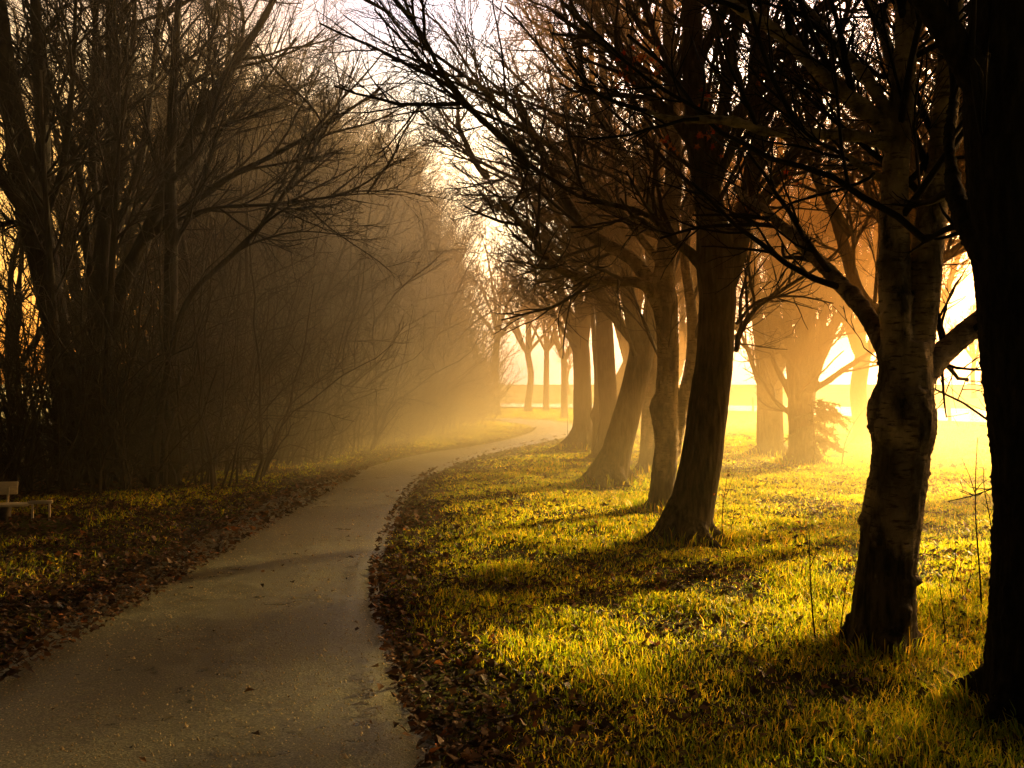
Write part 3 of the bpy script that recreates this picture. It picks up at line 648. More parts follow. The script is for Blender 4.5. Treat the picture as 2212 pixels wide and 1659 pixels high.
hero('leaning_thicket_tree', 'slender dark tree leaning right over the brushwood', 'tree', 14.8,
     [(330, 1062, 0.072), (345, 900, 0.054), (380, 720, 0.048), (420, 628, 0.045), (500, 552, 0.042), (575, 475, 0.037), (625, 400, 0.031), (665, 340, 0.025), (698, 290, 0.018), (740, 220, 0.009)],
     [[(560, 490, 0.018, 0), (640, 440, 0.016, -.3), (760, 420, 0.011, -.6), (850, 420, 0.005, -.8)], [(500, 550, 0.021, 0), (560, 520, 0.017, 0), (650, 500, 0.012, -.2), (760, 510, 0.006, -.4)]],
     M_bark_dark, M_twig_dark, .014, .006, 0, 71, ks=(9, 7, 6, 5), extra=3, exl=(1, 2.5), roots=3, roots_len=.2, rmin=.003)
for nm, lb, pts, Y, sd_ in (('pale_sapling_trunk', 'slim pale grey trunk close to the left edge above the bench', [(142, 1130, .075), (136, 980, .06), (131, 850, .056), (122, 750, .054), (114, 650, .05), (107, 550, .046), (100, 440, .04), (92, 300, .03), (88, 150, .02)], 14.6, 73),
                   ('pale_sapling_trunk', 'slim pale trunk standing in front of the multistemmed dark tree', [(224, 1116, .07), (227, 950, .055), (230, 830, .052), (236, 700, .05), (243, 560, .046), (249, 450, .04), (256, 330, .03), (258, 150, .02)], 14.9, 79)):
    hero(nm, lb, 'tree', Y, pts, [[(pts[4][0], pts[4][1], .02, 0), (pts[4][0]+45, pts[4][1]-110, .016, .1), (pts[4][0]+70, pts[4][1]-240, .008, .1)]], M_bark_pale, M_twig, .013, .004, .004, sd_, ks=(7, 6, 5, 4), extra=3, exl=(1, 2.2), roots=3, roots_len=.15, exfrom=.5, rmin=.0028, group='slim pale trunks in the left thicket')

# ------------------------------------------------------------------ generic bare trees and shrubs (shared meshes)
def free_tree(seed, H=9., r0=.2, fork=2.2, nl=7, spread=.55, ks=(9, 7, 5, 4), rmin=.0035, wig=.09, maxlen=2.6):
    r = np.random.default_rng(seed)
    tp, tr = catmull([(0, 0, -.1), (r.normal(0, .05), 0, .5), (r.normal(0, .12), r.normal(0, .1), fork*.6), (r.normal(0, .15), 0, fork)], [r0*1.5, r0*1.05, r0*.95, r0*.9], 5)
    mb = MB(); tubes(mb, tp[None], tr[None], 12, True)
    for k in range(5):
        a = k*1.256+r.uniform(-.3, .3); d = np.array([np.cos(a), np.sin(a), 0])
        q, rr = catmull([d*.0+[0, 0, r0*1.6], d*r0+[0, 0, r0*.6], d*(r0*2.2)+[0, 0, -.04]], [r0*.5, r0*.4, r0*.15], 4); tubes(mb, q[None], rr[None], 8, True)
    D = []; 
    for k in range(nl):
        a = k/nl*2*np.pi+r.uniform(-.3, .3); s = spread*r.uniform(.2, 1.1)
        D.append([np.cos(a)*s, np.sin(a)*s, 1])
    D = np.array(D); P = np.tile(tp[-1]-[0, 0, .15], (nl, 1)); L = r.uniform(.65, 1., nl)*(H-fork)
    p, q = grow(P, D, L, np.full(nl, r0*.55), np.full(nl, .015), 12, wig, .03, r)
    tubes(mb, p, q, 8, True)
    tm = mb.mesh('bare_tree_trunk')
    cr = crown_from([(p[i], q[i]) for i in range(nl)], r, ks=ks, rmin=rmin, maxlen=maxlen)
    return tm, cr.mesh('bare_tree_crown', False)
def shrub(seed, H=5., ns=16, spread=.5, rad=1.3, ks=(8, 6, 5), rmin=.003, wig=.1, r0=.03, up=.02):
    r = np.random.default_rng(seed)
    a = r.uniform(0, 2*np.pi, ns); q = rad*np.sqrt(r.random(ns))
    P = np.stack([q*np.cos(a), q*np.sin(a), np.full(ns, -.05)], 1)
    D = np.stack([np.cos(a)*spread*r.random(ns), np.sin(a)*spread*r.random(ns), np.ones(ns)], 1)+r.normal(0, .12, (ns, 3))
    L = H*r.uniform(.6, 1.05, ns); R = r0*r.uniform(.5, 1.2, ns)
    p, rr = grow(P, D, L, R, np.full(ns, .006), 10, wig, up, r)
    st = MB(); tubes(st, p, rr, 6)
    cr = crown_from([(p[i], rr[i]) for i in range(ns)], r, ks=ks, rmin=rmin, t0=.04, maxlen=1.5, ls=((.2, .4), (.35, .6), (.35, .6), (.3, .6)), ang=(.45, 1.3), wig=.2)
    return st.mesh('shrub_stems'), cr.mesh('shrub_crown', False)
def put(name, label, cat, meshes, mats, loc, rz, sc, group, names=('trunk', 'crown')):
    t = thing(name, label, cat, loc, rz, group, sc)
    for me, mt, nm in zip(meshes, mats, names):
        if not me.materials: me.materials.append(mt)
        link(nm, me, None, t)
    return t

TR = [free_tree(101, 10, .22), free_tree(102, 11, .26, 2.6, 8, .5), free_tree(103, 9, .2, 2.0, 6, .7)]
SL = [free_tree(111, 12, .11, 1.6, 9, .17, ks=(18, 8, 6, 3), maxlen=1.5), free_tree(112, 11, .09, 1.2, 8, .22, ks=(18, 8, 6, 3), maxlen=1.5)]
SH = [shrub(121, 3.6, 26, .6, 1.2, wig=.17), shrub(122, 4.6, 24, .45, 1.3, r0=.03, wig=.14), shrub(123, 3., 30, .7, 1.2, wig=.16), shrub(124, 6.5, 22, .3, 1.4, r0=.045, ks=(12, 7, 5))]
mats = (M_bark, M_twig)
def cyc(i, L): return L[i % len(L)]
# distant lone trees beyond the bend
LT = [free_tree(131, 9.5, .19, 3.4, 8, .75, ks=(7, 6, 4, 3), rmin=.009), free_tree(132, 9, .17, 3.6, 7, .7, ks=(7, 6, 4, 3), rmin=.009)]
for (dx, Y, mi, s, lb) in ((1141, 56, 0, 1.0, 'left one of the two straight misty trees seen through the gap beyond the bend'),
                          (1180, 58, 1, 1.0, 'right one of the two straight misty trees seen through the gap beyond the bend'),
                          (1073, 50, 1, 1.1, 'hazy trunk against the end of the left thicket beside the bright gap'),
                          (1219, 45, 0, .8, 'forked misty tree just left of the broad flared trunk beyond the bend')):
    p = W(dx, 829, Y); put('distant_tree', lb, 'tree', cyc(mi, LT), mats, (p[0], Y, 0), dx*.7, s, 'misty trees beyond the bend')
# row continuing behind the hero row
for i, (x, y, s, lb) in enumerate(((3.3, 29, 1.0, 'misty row tree close behind the broad flared trunk'), (4.4, 35, 1.05, 'mist-veiled row tree behind the white birch'), (5.6, 31, .95, 'mist-veiled row tree behind the leaning maple'),
                                   (6.6, 40, 1.0, 'faint row tree between the leaning maple and the clustered trunks'), (9.5, 27, .9, 'faint tree crown rising behind the fanning field tree'), (7.4, 25.5, 1.0, 'veiled tree between the clustered trunks and the leaning maple'), (12.5, 31, 1.05, 'veiled tree seen left of the twin-stemmed birch, beyond the fanning tree'))):
    put('row_or_shade_tree', lb, 'tree', cyc(i, TR), mats, (x, y, 0), i*1.9, s, 'trees along the right side of the path')
# far treeline
r = np.random.default_rng(77)
for i in range(16):
    x = -38+i*8.5+r.uniform(-2, 2); y = 105+r.uniform(-8, 14)
    put('treeline_tree', 'one of the pale ghostly trees on the horizon behind the road', 'tree', cyc(i, LT), mats, (x, y, .2), i*2.1, r.uniform(.8, 1.2), 'treeline on the horizon')

# left thicket
hl = np.array([(-11, 12.5), (-8.6, 13.4), (-6.6, 14.0), (-5.7, 15.0), (-5.5, 17), (-5.3, 20), (-4.6, 24.5), (-3.9, 28.6), (-3.2, 34), (-2.6, 41), (-2.6, 49), (-2.8, 56)])
seg = np.linalg.norm(np.diff(hl, axis=0), axis=1); cum = np.concatenate([[0], np.cumsum(seg)])
def along(s): return np.interp(s, cum, hl[:, 0]), np.interp(s, cum, hl[:, 1])
r = np.random.default_rng(99); cnt = 0
s = 0.
while s < cum[-1]:
    x, y = along(s)
    near_ = y < 19
    lab = ('low tangled bush in the dim near part of the left thicket' if near_ else 'tall bare bush in the hazy part of the left thicket' if y < 33 else 'misted bush at the glowing far end of the left thicket')
    grp = 'near thicket bushes' if near_ else 'hazy thicket bushes' if y < 33 else 'far thicket bushes'
    for row in range(2 if y < 24 else 3):
        off = row*(1.0 if near_ else 1.7)
        mi = r.integers(0, 3) if (near_ or row == 0) else r.integers(1, 4)
        sc_h = r.uniform(.6, .85) if y < 15.2 else r.uniform(.8, 1.1)*(1.0+.22*row)
        if y > 19: sc_h *= 1.15
        put('thicket_bush', lab, 'bush', SH[mi], (M_brush, M_brush), (x-off+r.uniform(-.4, .4), y+off*.35+r.uniform(-.3, .3), 0), r.uniform(0, 6.28), sc_h, grp, ('stems', 'twigs')); cnt += 1
    s += 1.25 if y < 30 else 1.9
# slim upright trees rising out of the thicket
for i in range(34):
    s = r.uniform(9.5, cum[-1]) if i < 14 else np.interp(r.uniform(23, 42), hl[:, 1], cum); x, y = along(s)
    put('slim_thicket_tree', 'slim upright bare tree rising out of the hazy left thicket', 'tree', cyc(i, SL), (M_bark, M_brush), (x-r.uniform(.8, 3.2), y+r.uniform(0, 3), 0), r.uniform(0, 6.28), r.uniform(.8, 1.02), 'slim trees inside the left thicket')
for i in range(3):
    put('backdrop_tree', 'bare tree standing behind the left thicket against the glowing sky', 'tree', cyc(i, TR), (M_bark_dark, M_twig_dark), (-8.5-i*1.3-r.uniform(0, 2), 19+r.uniform(0, 9)-i*.4, 0), r.uniform(0, 6.28), r.uniform(.85, 1.05), 'trees behind the left thicket')
# unseen trees added beside the camera so their shade falls on the foreground
for i, (x, y, s, lb) in enumerate((                                   (5.4, 4.4, .9, 'unseen tree added for shade, level with the broad trunk, beyond the right edge'), (10.5, 8.5, 1.1, 'tall unseen tree added for shade, farthest beyond the right edge of the lawn'))):
    put('row_or_shade_tree', lb, 'tree', cyc(i, TR), mats, (x, y, 0), i*2.3+.4, s, 'trees along the right side of the path')

DT = [free_tree(141, 8.5, .2, 2.7, 10, .95, ks=(12, 8, 6, 4)), free_tree(142, 9, .22, 2.9, 10, .85, ks=(12, 8, 6, 4))]
for i, (x, y, s) in enumerate(((7.3, 10.2, 1.0), (9.4, 12.4, 1.05), (11.6, 15.0, 1.1), (8.9, 15.9, 1.12), (7.7, 14.1, 1.15))):  # unseen crowns added on the right to shade the near path
    put('added_shade_tree', 'spreading bare tree added out of view on the right to shade the path', 'tree', DT[i % 2], (M_bark, M_twig), (x, y, 0), i*1.3, s, 'unseen trees added for shade on the right')
for i, (x, y, s) in enumerate(((5.5, 7.2, .8), (5.0, 5.9, .8))):  # out-of-view bushes added to darken the bottom foreground
    put('added_shade_bush', 'bare bush added out of view on the right to shade the foreground', 'bush', SH[i % 2], (M_brush, M_brush), (x, y, 0), i*1.3, s, 'unseen bushes added for shade on the right', ('stems', 'twigs'))

# ------------------------------------------------------------------ red leaves left on the branches
def leaf_cluster(mb, c, n, sp, s0, s1, r):
    P = c+r.normal(0, sp, (n, 3)); s = r.uniform(s0, s1, n)
    ang = np.linspace(0, 2*np.pi, 11)[:-1]; rad_ = np.where(np.arange(10) % 2 == 0, .6, .28)
    for i in range(n):
        a = norm(r.normal(0, 1, 3)); b = norm(np.cross(a, r.normal(0, 1, 3))); 
        V = P[i]+s[i]*(rad_[:, None]*(np.cos(ang)[:, None]*a+np.sin(ang)[:, None]*b))+np.cross(a, b)*s[i]*.12*np.cos(ang*2)[:, None]
        V = np.vstack([V, P[i]])
        mb.add(V, [np.array([[k, (k+1) % 10, 10] for k in range(10)])])
r = np.random.default_rng(8); mb = MB()
mp = bpy.data.objects['leaning_maple']; b0 = np.array(mp.location)
for dx, dy, n, sp in ((1530, 300, 16, .07), (1511, 205, 5, .03), (1452, 318, 8, .05), (1380, 125, 22, .12), (1355, 165, 12, .08), (1640, 170, 4, .04), (1665, 375, 4, .03), (1600, 450, 3, .03), (1702, 380, 4, .05), (1415, 130, 8, .05)):
    leaf_cluster(mb, W(dx, dy, 9.3)-b0, n, sp, .04, .08, r)
link('withered_leaves', mb.mesh('withered_leaves', False), M_red, mp)

# ------------------------------------------------------------------ bare saplings and weeds
def sapling(name, label, path, Y, kids_, leaves=0, r0=.006, group='bare saplings and weeds in the grass', seed=1):
    r = np.random.default_rng(seed); b = W(path[0][0], path[0][1], Y); b[2] = 0
    t = thing(name, label, 'sapling', tuple(b), 0, group)
    p, q = catmull([W(x, y, Y)-b for x, y in path], np.linspace(r0, r0*.3, len(path)), 5); p[0, 2] = -.02
    mb = MB(); tubes(mb, p[None], q[None], 5)
    for K in kids_:
        p2, q2 = catmull([W(x, y, Y)-b for x, y in K], np.linspace(r0*.55, r0*.2, len(K)), 5); tubes(mb, p2[None], q2[None], 4)
    P, D, l, R = kids(p[None], q[None], polylen(p[None]), 7, .3, 1, .4, .9, .04, .12, .5, r, lmin=.02)
    a, c = grow(P, D, l, R, R*.5, 3, .15, .05, r); tubes(mb, a, c, 3)
    link('stem', mb.mesh('sapling_stem', False), M_twig, t)
    if leaves:
        mb = MB()
        for i in range(leaves):
            k = r.integers(len(p)//2, len(p)); leaf_cluster(mb, p[k]+r.normal(0, .03, 3), 1, .01, .02, .04, r)
        link('leaves', mb.mesh('sapling_leaves', False), M_dry, t)
sapling('bare_sapling', 'forked bare twig standing left of the twin-stemmed birch', [(1763, 1395), (1755, 1320), (1750, 1230), (1748, 1145)], 6.1, [[(1750, 1225), (1762, 1200), (1775, 1180)], [(1751, 1210), (1745, 1180), (1741, 1150)]], seed=1, r0=.0065)
sapling('dry_weed', 'dry weed stalk touching the left foot of the twin-stemmed birch', [(1812, 1392), (1822, 1310), (1830, 1250), (1838, 1215)], 6.1, [[(1822, 1310), (1805, 1270), (1800, 1250)]], 4, seed=2, r0=.004)
sapling('dry_weed', 'short dry weed between the forked twig and the birch', [(1790, 1396), (1785, 1350), (1792, 1300), (1800, 1272)], 6.1, [], 3, seed=3, r0=.0035)
sapling('dry_weed', 'withered weed with curled leaves right of the leaning maple', [(1563, 1196), (1560, 1120), (1568, 1050), (1575, 1005)], 9.6, [[(1566, 1080), (1580, 1040), (1588, 1020)]], 9, seed=4, r0=.006)
sapling('dry_weed', 'crooked weed stalk beside the withered weed by the maple', [(1572, 1190), (1582, 1130), (1590, 1080)], 9.7, [], 6, seed=5, r0=.005)
sapling('bare_sapling', 'tall bare sapling between the birch and the dark right trunk', [(2122, 1340), (2116, 1230), (2108, 1120), (2108, 1020), (2112, 945)], 7.0, [[(2108, 1070), (2095, 1030), (2078, 990)], [(2108, 1060), (2120, 1045), (2135, 1035)]], seed=6, r0=.007)
sapling('bare_sapling', 'sapling bending against the dark right trunk', [(2135, 1360), (2150, 1250), (2140, 1130), (2127, 1060), (2124, 1010)], 7.0, [], seed=7, r0=.006)
sapling('bare_sapling', 'thin twig rising right of the birch base', [(2042, 1425), (2040, 1350), (2030, 1260), (2028, 1190)], 5.9, [], 2, seed=8, r0=.004)
sapling('dry_weed', 'weed with rusty orange leaves right of the birch', [(2082, 1330), (2080, 1290), (2075, 1240)], 7.1, [[(2080, 1290), (2095, 1270)]], 16, seed=9, r0=.004)
for i, (x0_, y0_, h_, lb) in enumerate(((2060, 1340, 190, 'thin forked weed stalk nearest the birch on its right side'), (2095, 1335, 150, 'middle one of the thin weed stalks between birch and dark trunk'), (2140, 1345, 170, 'dry stalk touching the left side of the dark trunk'), (2072, 1300, 120, 'short faint stalk behind the rusty-leaved weed'))):
    sapling('dry_weed', lb, [(x0_, y0_), (x0_-6, y0_-h_*.4), (x0_+4, y0_-h_*.7), (x0_+2, y0_-h_)], 7.2+.2*i, [[(x0_-4, y0_-h_*.5), (x0_+14, y0_-h_*.75)]], 5, seed=20+i, r0=.004)
sapling('bare_sapling', 'hair-thin sapling left of the slanting forked tree', [(1284, 1030), (1282, 980), (1292, 930), (1300, 900)], 17.0, [], seed=10, r0=.008)
sapling('bare_sapling', 'hair-thin sapling by the far bend of the path', [(1225, 975), (1226, 930), (1225, 885)], 25.0, [], seed=11, r0=.01)
sapling('bare_sapling', 'faint slanting sapling beside the fanning field tree', [(1818, 1010), (1825, 960), (1845, 915), (1870, 880)], 19, [[(1820, 975), (1850, 940)]], seed=12, r0=.011)

# evergreen sprig by the field tree
r = np.random.default_rng(4); b = W(1757, 970, 18.9); b[2] = 0
t = thing('young_fir', 'small drooping evergreen growing against the fanning field tree', 'fir', tuple(b))
mb = MB(); p, q = catmull([(0, 0, -.05), (.02, 0, .6), (-.05, 0, 1.35)], [.03, .02, .008], 5); tubes(mb, p[None], q[None], 6)
nb = MB(); n = 46; P = np.stack([r.normal(0, .04, n), r.normal(0, .05, n), r.uniform(.35, 1.3, n)], 1); a = r.uniform(-1.2, 1.2, n)+np.where(r.random(n) < .2, 3.1, 0)
D = np.stack([np.cos(a), np.sin(a), r.uniform(-.2, .5, n)], 1); L = r.uniform(.25, .75, n)
p, q = grow(P, D, L, np.full(n, .008), np.full(n, .003), 5, .16, -.16, r); tubes(mb, p, q, 4)
P, D, l, R = kids(p, q, L, 60, .15, 1, .5, 1.3, .12, .3, 1, r, lmin=.05); a_, c_ = grow(P, D, l, np.full(len(l), .010), np.full(len(l), .004), 2, .15, -.2, r); tubes(nb, a_, c_, 3)
link('stem', mb.mesh('fir_stem'), M_twig, t); link('needles', nb.mesh('fir_needles', False), M_fir, t)

# ------------------------------------------------------------------ road posts
m, nt = newmat('weathered_post'); n1 = noise(nt, mapping(nt, (20, 20, 3)), 2, 5)
surf(nt, ramp(nt, [(.3, (.08, .06, .045)), (.7, (.2, .16, .12))], n1.outputs[0]).outputs[0], .85, bump(nt, n1.outputs[0], .6, .01))
for (dx, by, ty, tilt, lb) in ((1627, 894, 859, -.03, 'wooden road post seen left of the clustered misty trunks'), (2053, 921, 858, -.11, 'tilted wooden road post right of the twin-stemmed birch')):
    Y = EYE*F/(by-829.5); b = W(dx, by, Y); h = (by-ty)/F*Y
    mb = MB(); c, s_ = math.cos(tilt), math.sin(tilt); mb.box(0, 0, h/2-.1, .11, .11, h+.2, None, .02)
    mb.box(0, 0, h+.012, .07, .07, .03, None, .01)
    o = link('road_post', mb.mesh('road_post', False), m); o.location = (b[0], Y, 0); o.rotation_euler = (0, tilt, .3); tag(o, lb, 'post', 'posts along the far road')

# ------------------------------------------------------------------ bench
m, nt = newmat('pale_bench_board'); n1 = noise(nt, mapping(nt, (3, 30, 30)), 2, 5)
surf(nt, ramp(nt, [(.3, (.55, .5, .34)), (.7, (.75, .68, .48))], n1.outputs[0]).outputs[0], .6, bump(nt, n1.outputs[0], .3, .004)); M_board = m
m, nt = newmat('bench_concrete'); n1 = noise(nt, mapping(nt, (1, 1, 1)), 30, 6)
surf(nt, ramp(nt, [(.3, (.03, .026, .02)), (.7, (.07, .06, .045))], n1.outputs[0]).outputs[0], .9, bump(nt, n1.outputs[0], .5, .01)); M_conc = m
bb = (-5.62, 11.3, -.04)
t = thing('park_bench', 'old park bench with pale boards, cut off at the left edge of the photo', 'bench', bb, math.radians(14), None, .64)
def rotx(a): c, s_ = math.cos(a), math.sin(a); return np.array([[1, 0, 0], [0, c, -s_], [0, s_, c]])
mb = MB(); mb.box(-.78, .22, .70, 1.5, .035, .23, rotx(-.22)); link('backrest', mb.mesh('bench_backrest', False), M_board, t)
for yy in (-.12, .06): 
    mb = MB(); mb.box(-.62, yy, .43, 1.66, .15, .045); link('seat', mb.mesh('bench_seat', False), M_board, t)
for xx in (-1.25, -.18):
    mb = MB(); mb.box(xx, -.02, .19, .12, .38, .425, None, .02); link('support', mb.mesh('bench_support', False), M_conc, t)
    mb = MB(); mb.box(xx, .16, .55, .04, .03, .34, rotx(-.22)); link('back_bracket', mb.mesh('bench_bracket', False), M_board, t)
mb = MB(); mb.box(.39, -.03, .46, .40, .13, .05); L = link('side_board', mb.mesh('bench_side_board', False), M_board, t)
for xx in (.26, .54):
    mb = MB(); mb.box(xx, -.03, .21, .035, .035, .447, None, .004); link('leg', mb.mesh('bench_leg', False), M_board, t)

# ------------------------------------------------------------------ mist
m, nt = newmat('golden_mist')
g = N(nt, 'ShaderNodeNewGeometry'); sx = N(nt, 'ShaderNodeSeparateXYZ'); nt.links.new(g.outputs['Position'], sx.inputs[0])
def mth(op, a, b=None, clamp=False):
    n = N(nt, 'ShaderNodeMath', operation=op); n.use_clamp = clamp
    for i, v in enumerate((a, b)):
        if v is None: continue
        if isinstance(v, bpy.types.NodeSocket): nt.links.new(v, n.inputs[i])
        else: n.inputs[i].default_value = v
    return n.outputs[0]
def expz(h): return mth('EXPONENT', mth('MULTIPLY', sx.outputs[2], -1/h))
MIST = dict(a=.040, ha=1.6, b=.026, hb=9.)
dens = mth('ADD', mth('MULTIPLY', expz(MIST['ha']), MIST['a']), mth('MULTIPLY', expz(MIST['hb']), MIST['b']))
mr = N(nt, 'ShaderNodeMapRange', interpolation_type='SMOOTHSTEP'); mr.inputs[1].default_value = 6; mr.inputs[2].default_value = 21; nt.links.new(sx.outputs[1], mr.inputs[0])
g_ = N(nt, 'ShaderNodeNewGeometry'); r1 = N(nt, 'ShaderNodeVectorRotate', rotation_type='Z_AXIS'); r1.inputs['Angle'].default_value = math.radians(-43); nt.links.new(g_.outputs['Position'], r1.inputs['Vector'])
r2 = N(nt, 'ShaderNodeVectorRotate', rotation_type='Y_AXIS'); r2.inputs['Angle'].default_value = math.radians(14); nt.links.new(r1.outputs[0], r2.inputs['Vector'])
mp_ = N(nt, 'ShaderNodeMapping'); mp_.inputs['Scale'].default_value = (.25, 1, 1.3); nt.links.new(r2.outputs[0], mp_.inputs['Vector'])
n1 = noise(nt, mp_.outputs[0], .42, 1)  # density streaks stretched along the sun direction imitate light shafts
nr = N(nt, 'ShaderNodeMapRange'); nr.inputs[1].default_value = .36; nr.inputs[2].default_value = .64; nr.inputs[3].default_value = .15; nr.inputs[4].default_value = 2.0; nt.links.new(n1.outputs[0], nr.inputs[0])
mx_ = N(nt, 'ShaderNodeMapRange', interpolation_type='SMOOTHSTEP'); mx_.inputs[1].default_value = 7; mx_.inputs[2].default_value = 16; mx_.inputs[3].default_value = 1; mx_.inputs[4].default_value = .22; nt.links.new(sx.outputs[0], mx_.inputs[0])
my_ = N(nt, 'ShaderNodeMapRange', interpolation_type='SMOOTHSTEP'); my_.inputs[1].default_value = 28; my_.inputs[2].default_value = 48; my_.inputs[3].default_value = 1; my_.inputs[4].default_value = .1; nt.links.new(sx.outputs[1], my_.inputs[0])
dens = mth('MULTIPLY', dens, my_.outputs[0])
ml_ = N(nt, 'ShaderNodeMapRange', interpolation_type='SMOOTHSTEP'); ml_.inputs[1].default_value = -4.8; ml_.inputs[2].default_value = -1.2; ml_.inputs[3].default_value = .12; ml_.inputs[4].default_value = 1; nt.links.new(sx.outputs[0], ml_.inputs[0])
dens = mth('MULTIPLY', dens, ml_.outputs[0])
dens = mth('MULTIPLY', mth('MULTIPLY', mth('MULTIPLY', dens, mx_.outputs[0]), mr.outputs[0]), nr.outputs[0])
def pocket(c, rr, amp):
    gp = N(nt, 'ShaderNodeNewGeometry'); mm = N(nt, 'ShaderNodeMapping', vector_type='POINT'); mm.inputs['Scale'].default_value = [1/q for q in rr]; mm.inputs['Location'].default_value = [-a/q for a, q in zip(c, rr)]
    nt.links.new(gp.outputs['Position'], mm.inputs['Vector']); d_ = N(nt, 'ShaderNodeVectorMath', operation='DOT_PRODUCT'); nt.links.new(mm.outputs[0], d_.inputs[0]); nt.links.new(mm.outputs[0], d_.inputs[1])
    return mth('MULTIPLY', mth('EXPONENT', mth('MULTIPLY', d_.outputs['Value'], -1.0)), amp)
pk = mth('ADD', mth('ADD', pocket((-3.4, 23, .5), (2.6, 7, 1.4), .08), pocket((3.4, 12.2, 4.0), (4, 3.6, 2.8), .055)), mth('ADD', pocket((5.5, 16, 4.6), (6, 6, 3.4), .065), pocket((-3.6, 25, 3.5), (3.5, 9, 3.2), .05)))
dens = mth('ADD', dens, mth('MULTIPLY', pk, nr.outputs[0]))
pv = N(nt, 'ShaderNodeVolumePrincipled'); ch = N(nt, 'ShaderNodeMapRange'); ch.inputs[1].default_value = 0; ch.inputs[2].default_value = 4.5; nt.links.new(sx.outputs[2], ch.inputs[0])
cx_ = N(nt, 'ShaderNodeMapRange'); cx_.inputs[1].default_value = -2.5; cx_.inputs[2].default_value = 3; nt.links.new(sx.outputs[0], cx_.inputs[0])
nt.links.new(mixc(nt, ch.outputs[0], (1, .92, .52), mixc(nt, cx_.outputs[0], (.72, .6, .42), (.8, .36, .09))), pv.inputs['Color']); pv.inputs['Absorption Color'].default_value = (0, 0, 0, 1)  # golden light and the orange canopy glow are tinted into the mist colour
pv.inputs['Anisotropy'].default_value = .55; nt.links.new(dens, pv.inputs['Density'])
o = N(nt, 'ShaderNodeOutputMaterial'); nt.links.new(pv.outputs[0], o.inputs['Volume'])
m.cycles.volume_step_rate = 1.0
mb = MB(); x0, x1, y0, y1, z0, z1 = -30, 34, 6, 110, -.6, 16
V = np.array([(x, y, z) for x in (x0, x1) for y in (y0, y1) for z in (z0, z1)])
mb.add(V, [np.array([[0, 1, 3, 2], [4, 6, 7, 5], [0, 4, 5, 1], [2, 3, 7, 6], [0, 2, 6, 4], [1, 5, 7, 3]])])
tag(link('mist', mb.mesh('mist', False), m), kind='structure')

# ------------------------------------------------------------------ light
AZ, ELV = math.radians(47), math.radians(14)      # to the right of the view, above the horizon
sun = bpy.data.lights.new('sun', 'SUN'); sun.energy = 13; sun.angle = math.radians(2); sun.color = (1, .66, .24)
so = bpy.data.objects.new('sun', sun); COL.objects.link(so)
d = Vector((math.sin(AZ)*math.cos(ELV), math.cos(AZ)*math.cos(ELV), math.sin(ELV)))
so.rotation_euler = d.to_track_quat('Z', 'Y').to_euler()
w = bpy.data.worlds.new('World'); scene.world = w; w.use_nodes = True; nt = w.node_tree; nt.nodes.clear()
sk = N(nt, 'ShaderNodeTexSky'); sk.sky_type = 'NISHITA'; sk.sun_disc = False; sk.sun_elevation = ELV; sk.sun_rotation = AZ; sk.air_density = 1.0; sk.dust_density = 4; sk.ozone_density = 1
tc = N(nt, 'ShaderNodeTexCoord'); sp = N(nt, 'ShaderNodeSeparateXYZ'); nt.links.new(tc.outputs['Generated'], sp.inputs[0])
rp = ramp(nt, [(0, (.9, .55, .2)), (.12, (.9, .62, .3)), (.22, (.98, .64, .32)), (.28, (.9, .74, .58)), (.34, (.72, .58, .6)), (.43, (.22, .17, .12)), (.7, (.035, .03, .02))], sp.outputs[2])
mx = mixc(nt, 1, sk.outputs[0], rp.outputs[0], 'MULTIPLY')
dt = N(nt, 'ShaderNodeVectorMath', operation='DOT_PRODUCT'); nt.links.new(tc.outputs['Generated'], dt.inputs[0]); a_ = math.radians(14); dt.inputs[1].default_value = (math.sin(a_), math.cos(a_), 0)
gm = N(nt, 'ShaderNodeMapRange', interpolation_type='SMOOTHSTEP'); gm.inputs[1].default_value = .0; gm.inputs[2].default_value = .85; gm.inputs[3].default_value = .38; gm.inputs[4].default_value = 9.5; nt.links.new(dt.outputs['Value'], gm.inputs[0])
vs = N(nt, 'ShaderNodeVectorMath', operation='SCALE'); nt.links.new(mx, vs.inputs[0]); nt.links.new(gm.outputs[0], vs.inputs['Scale']); mx = vs.outputs[0]
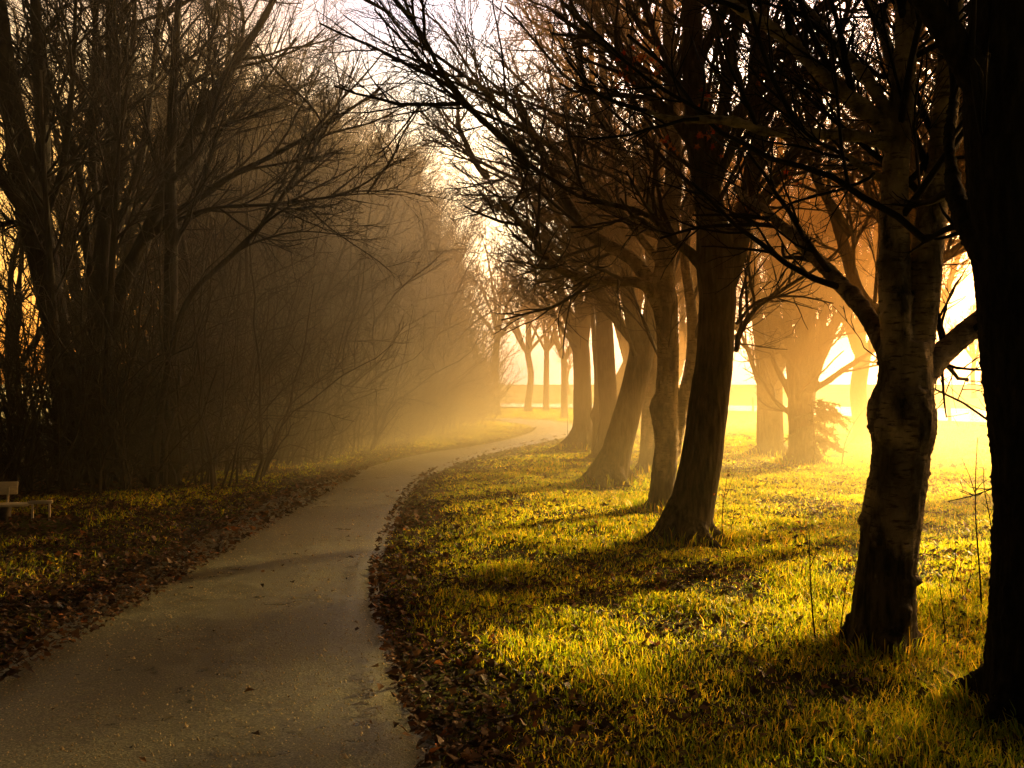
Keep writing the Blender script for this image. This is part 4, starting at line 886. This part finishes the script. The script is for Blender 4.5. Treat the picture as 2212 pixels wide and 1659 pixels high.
# bright hazy aureole low on the sun's side
d2 = N(nt, 'ShaderNodeVectorMath', operation='DOT_PRODUCT'); nt.links.new(tc.outputs['Generated'], d2.inputs[0]); a_ = math.radians(16); d2.inputs[1].default_value = (math.sin(a_)*.998, math.cos(a_)*.998, .06)
g2 = N(nt, 'ShaderNodeMapRange', interpolation_type='SMOOTHSTEP'); g2.inputs[1].default_value = .88; g2.inputs[2].default_value = 1.0; g2.inputs[3].default_value = 0; g2.inputs[4].default_value = 38; nt.links.new(d2.outputs['Value'], g2.inputs[0])
v2 = N(nt, 'ShaderNodeVectorMath', operation='SCALE'); v2.inputs[0].default_value = (1, .9, .7); nt.links.new(g2.outputs[0], v2.inputs['Scale'])
v3 = N(nt, 'ShaderNodeVectorMath', operation='ADD'); nt.links.new(mx, v3.inputs[0]); nt.links.new(v2.outputs[0], v3.inputs[1]); mx = v3.outputs[0]
lm = N(nt, 'ShaderNodeMapRange', interpolation_type='SMOOTHSTEP'); lm.inputs[1].default_value = -.05; lm.inputs[2].default_value = -.3; nt.links.new(sp.outputs[0], lm.inputs[0])
mx = mixc(nt, lm.outputs[0], mx, mixc(nt, 1, mx, (1.15, .74, .36), 'MULTIPLY'))
bg = N(nt, 'ShaderNodeBackground'); bg.inputs[1].default_value = .12; nt.links.new(mx, bg.inputs[0])
o = N(nt, 'ShaderNodeOutputWorld'); nt.links.new(bg.outputs[0], o.inputs[0])

# ------------------------------------------------------------------ camera and render
cam = bpy.data.cameras.new('camera'); cam.lens = 35.0; cam.sensor_width = 36; cam.clip_end = 2000; cam.clip_start = .05
co = bpy.data.objects.new('camera', cam); COL.objects.link(co); co.location = (0, 0, EYE); co.rotation_euler = (math.pi/2, 0, 0); scene.camera = co
scene.view_settings.view_transform = 'Standard'; scene.view_settings.look = 'None'; scene.view_settings.exposure = 0; scene.view_settings.gamma = 1
cy = scene.cycles
cy.use_denoising = True; cy.denoiser = 'OPENIMAGEDENOISE'
cy.max_bounces = 5; cy.diffuse_bounces = 2; cy.glossy_bounces = 2; cy.transmission_bounces = 2; cy.volume_bounces = 0; cy.transparent_max_bounces = 4
cy.volume_step_rate = 1.4; cy.volume_max_steps = 64
cy.use_adaptive_sampling = False; cy.sample_clamp_indirect = 4
cy.caustics_reflective = False; cy.caustics_refractive = False
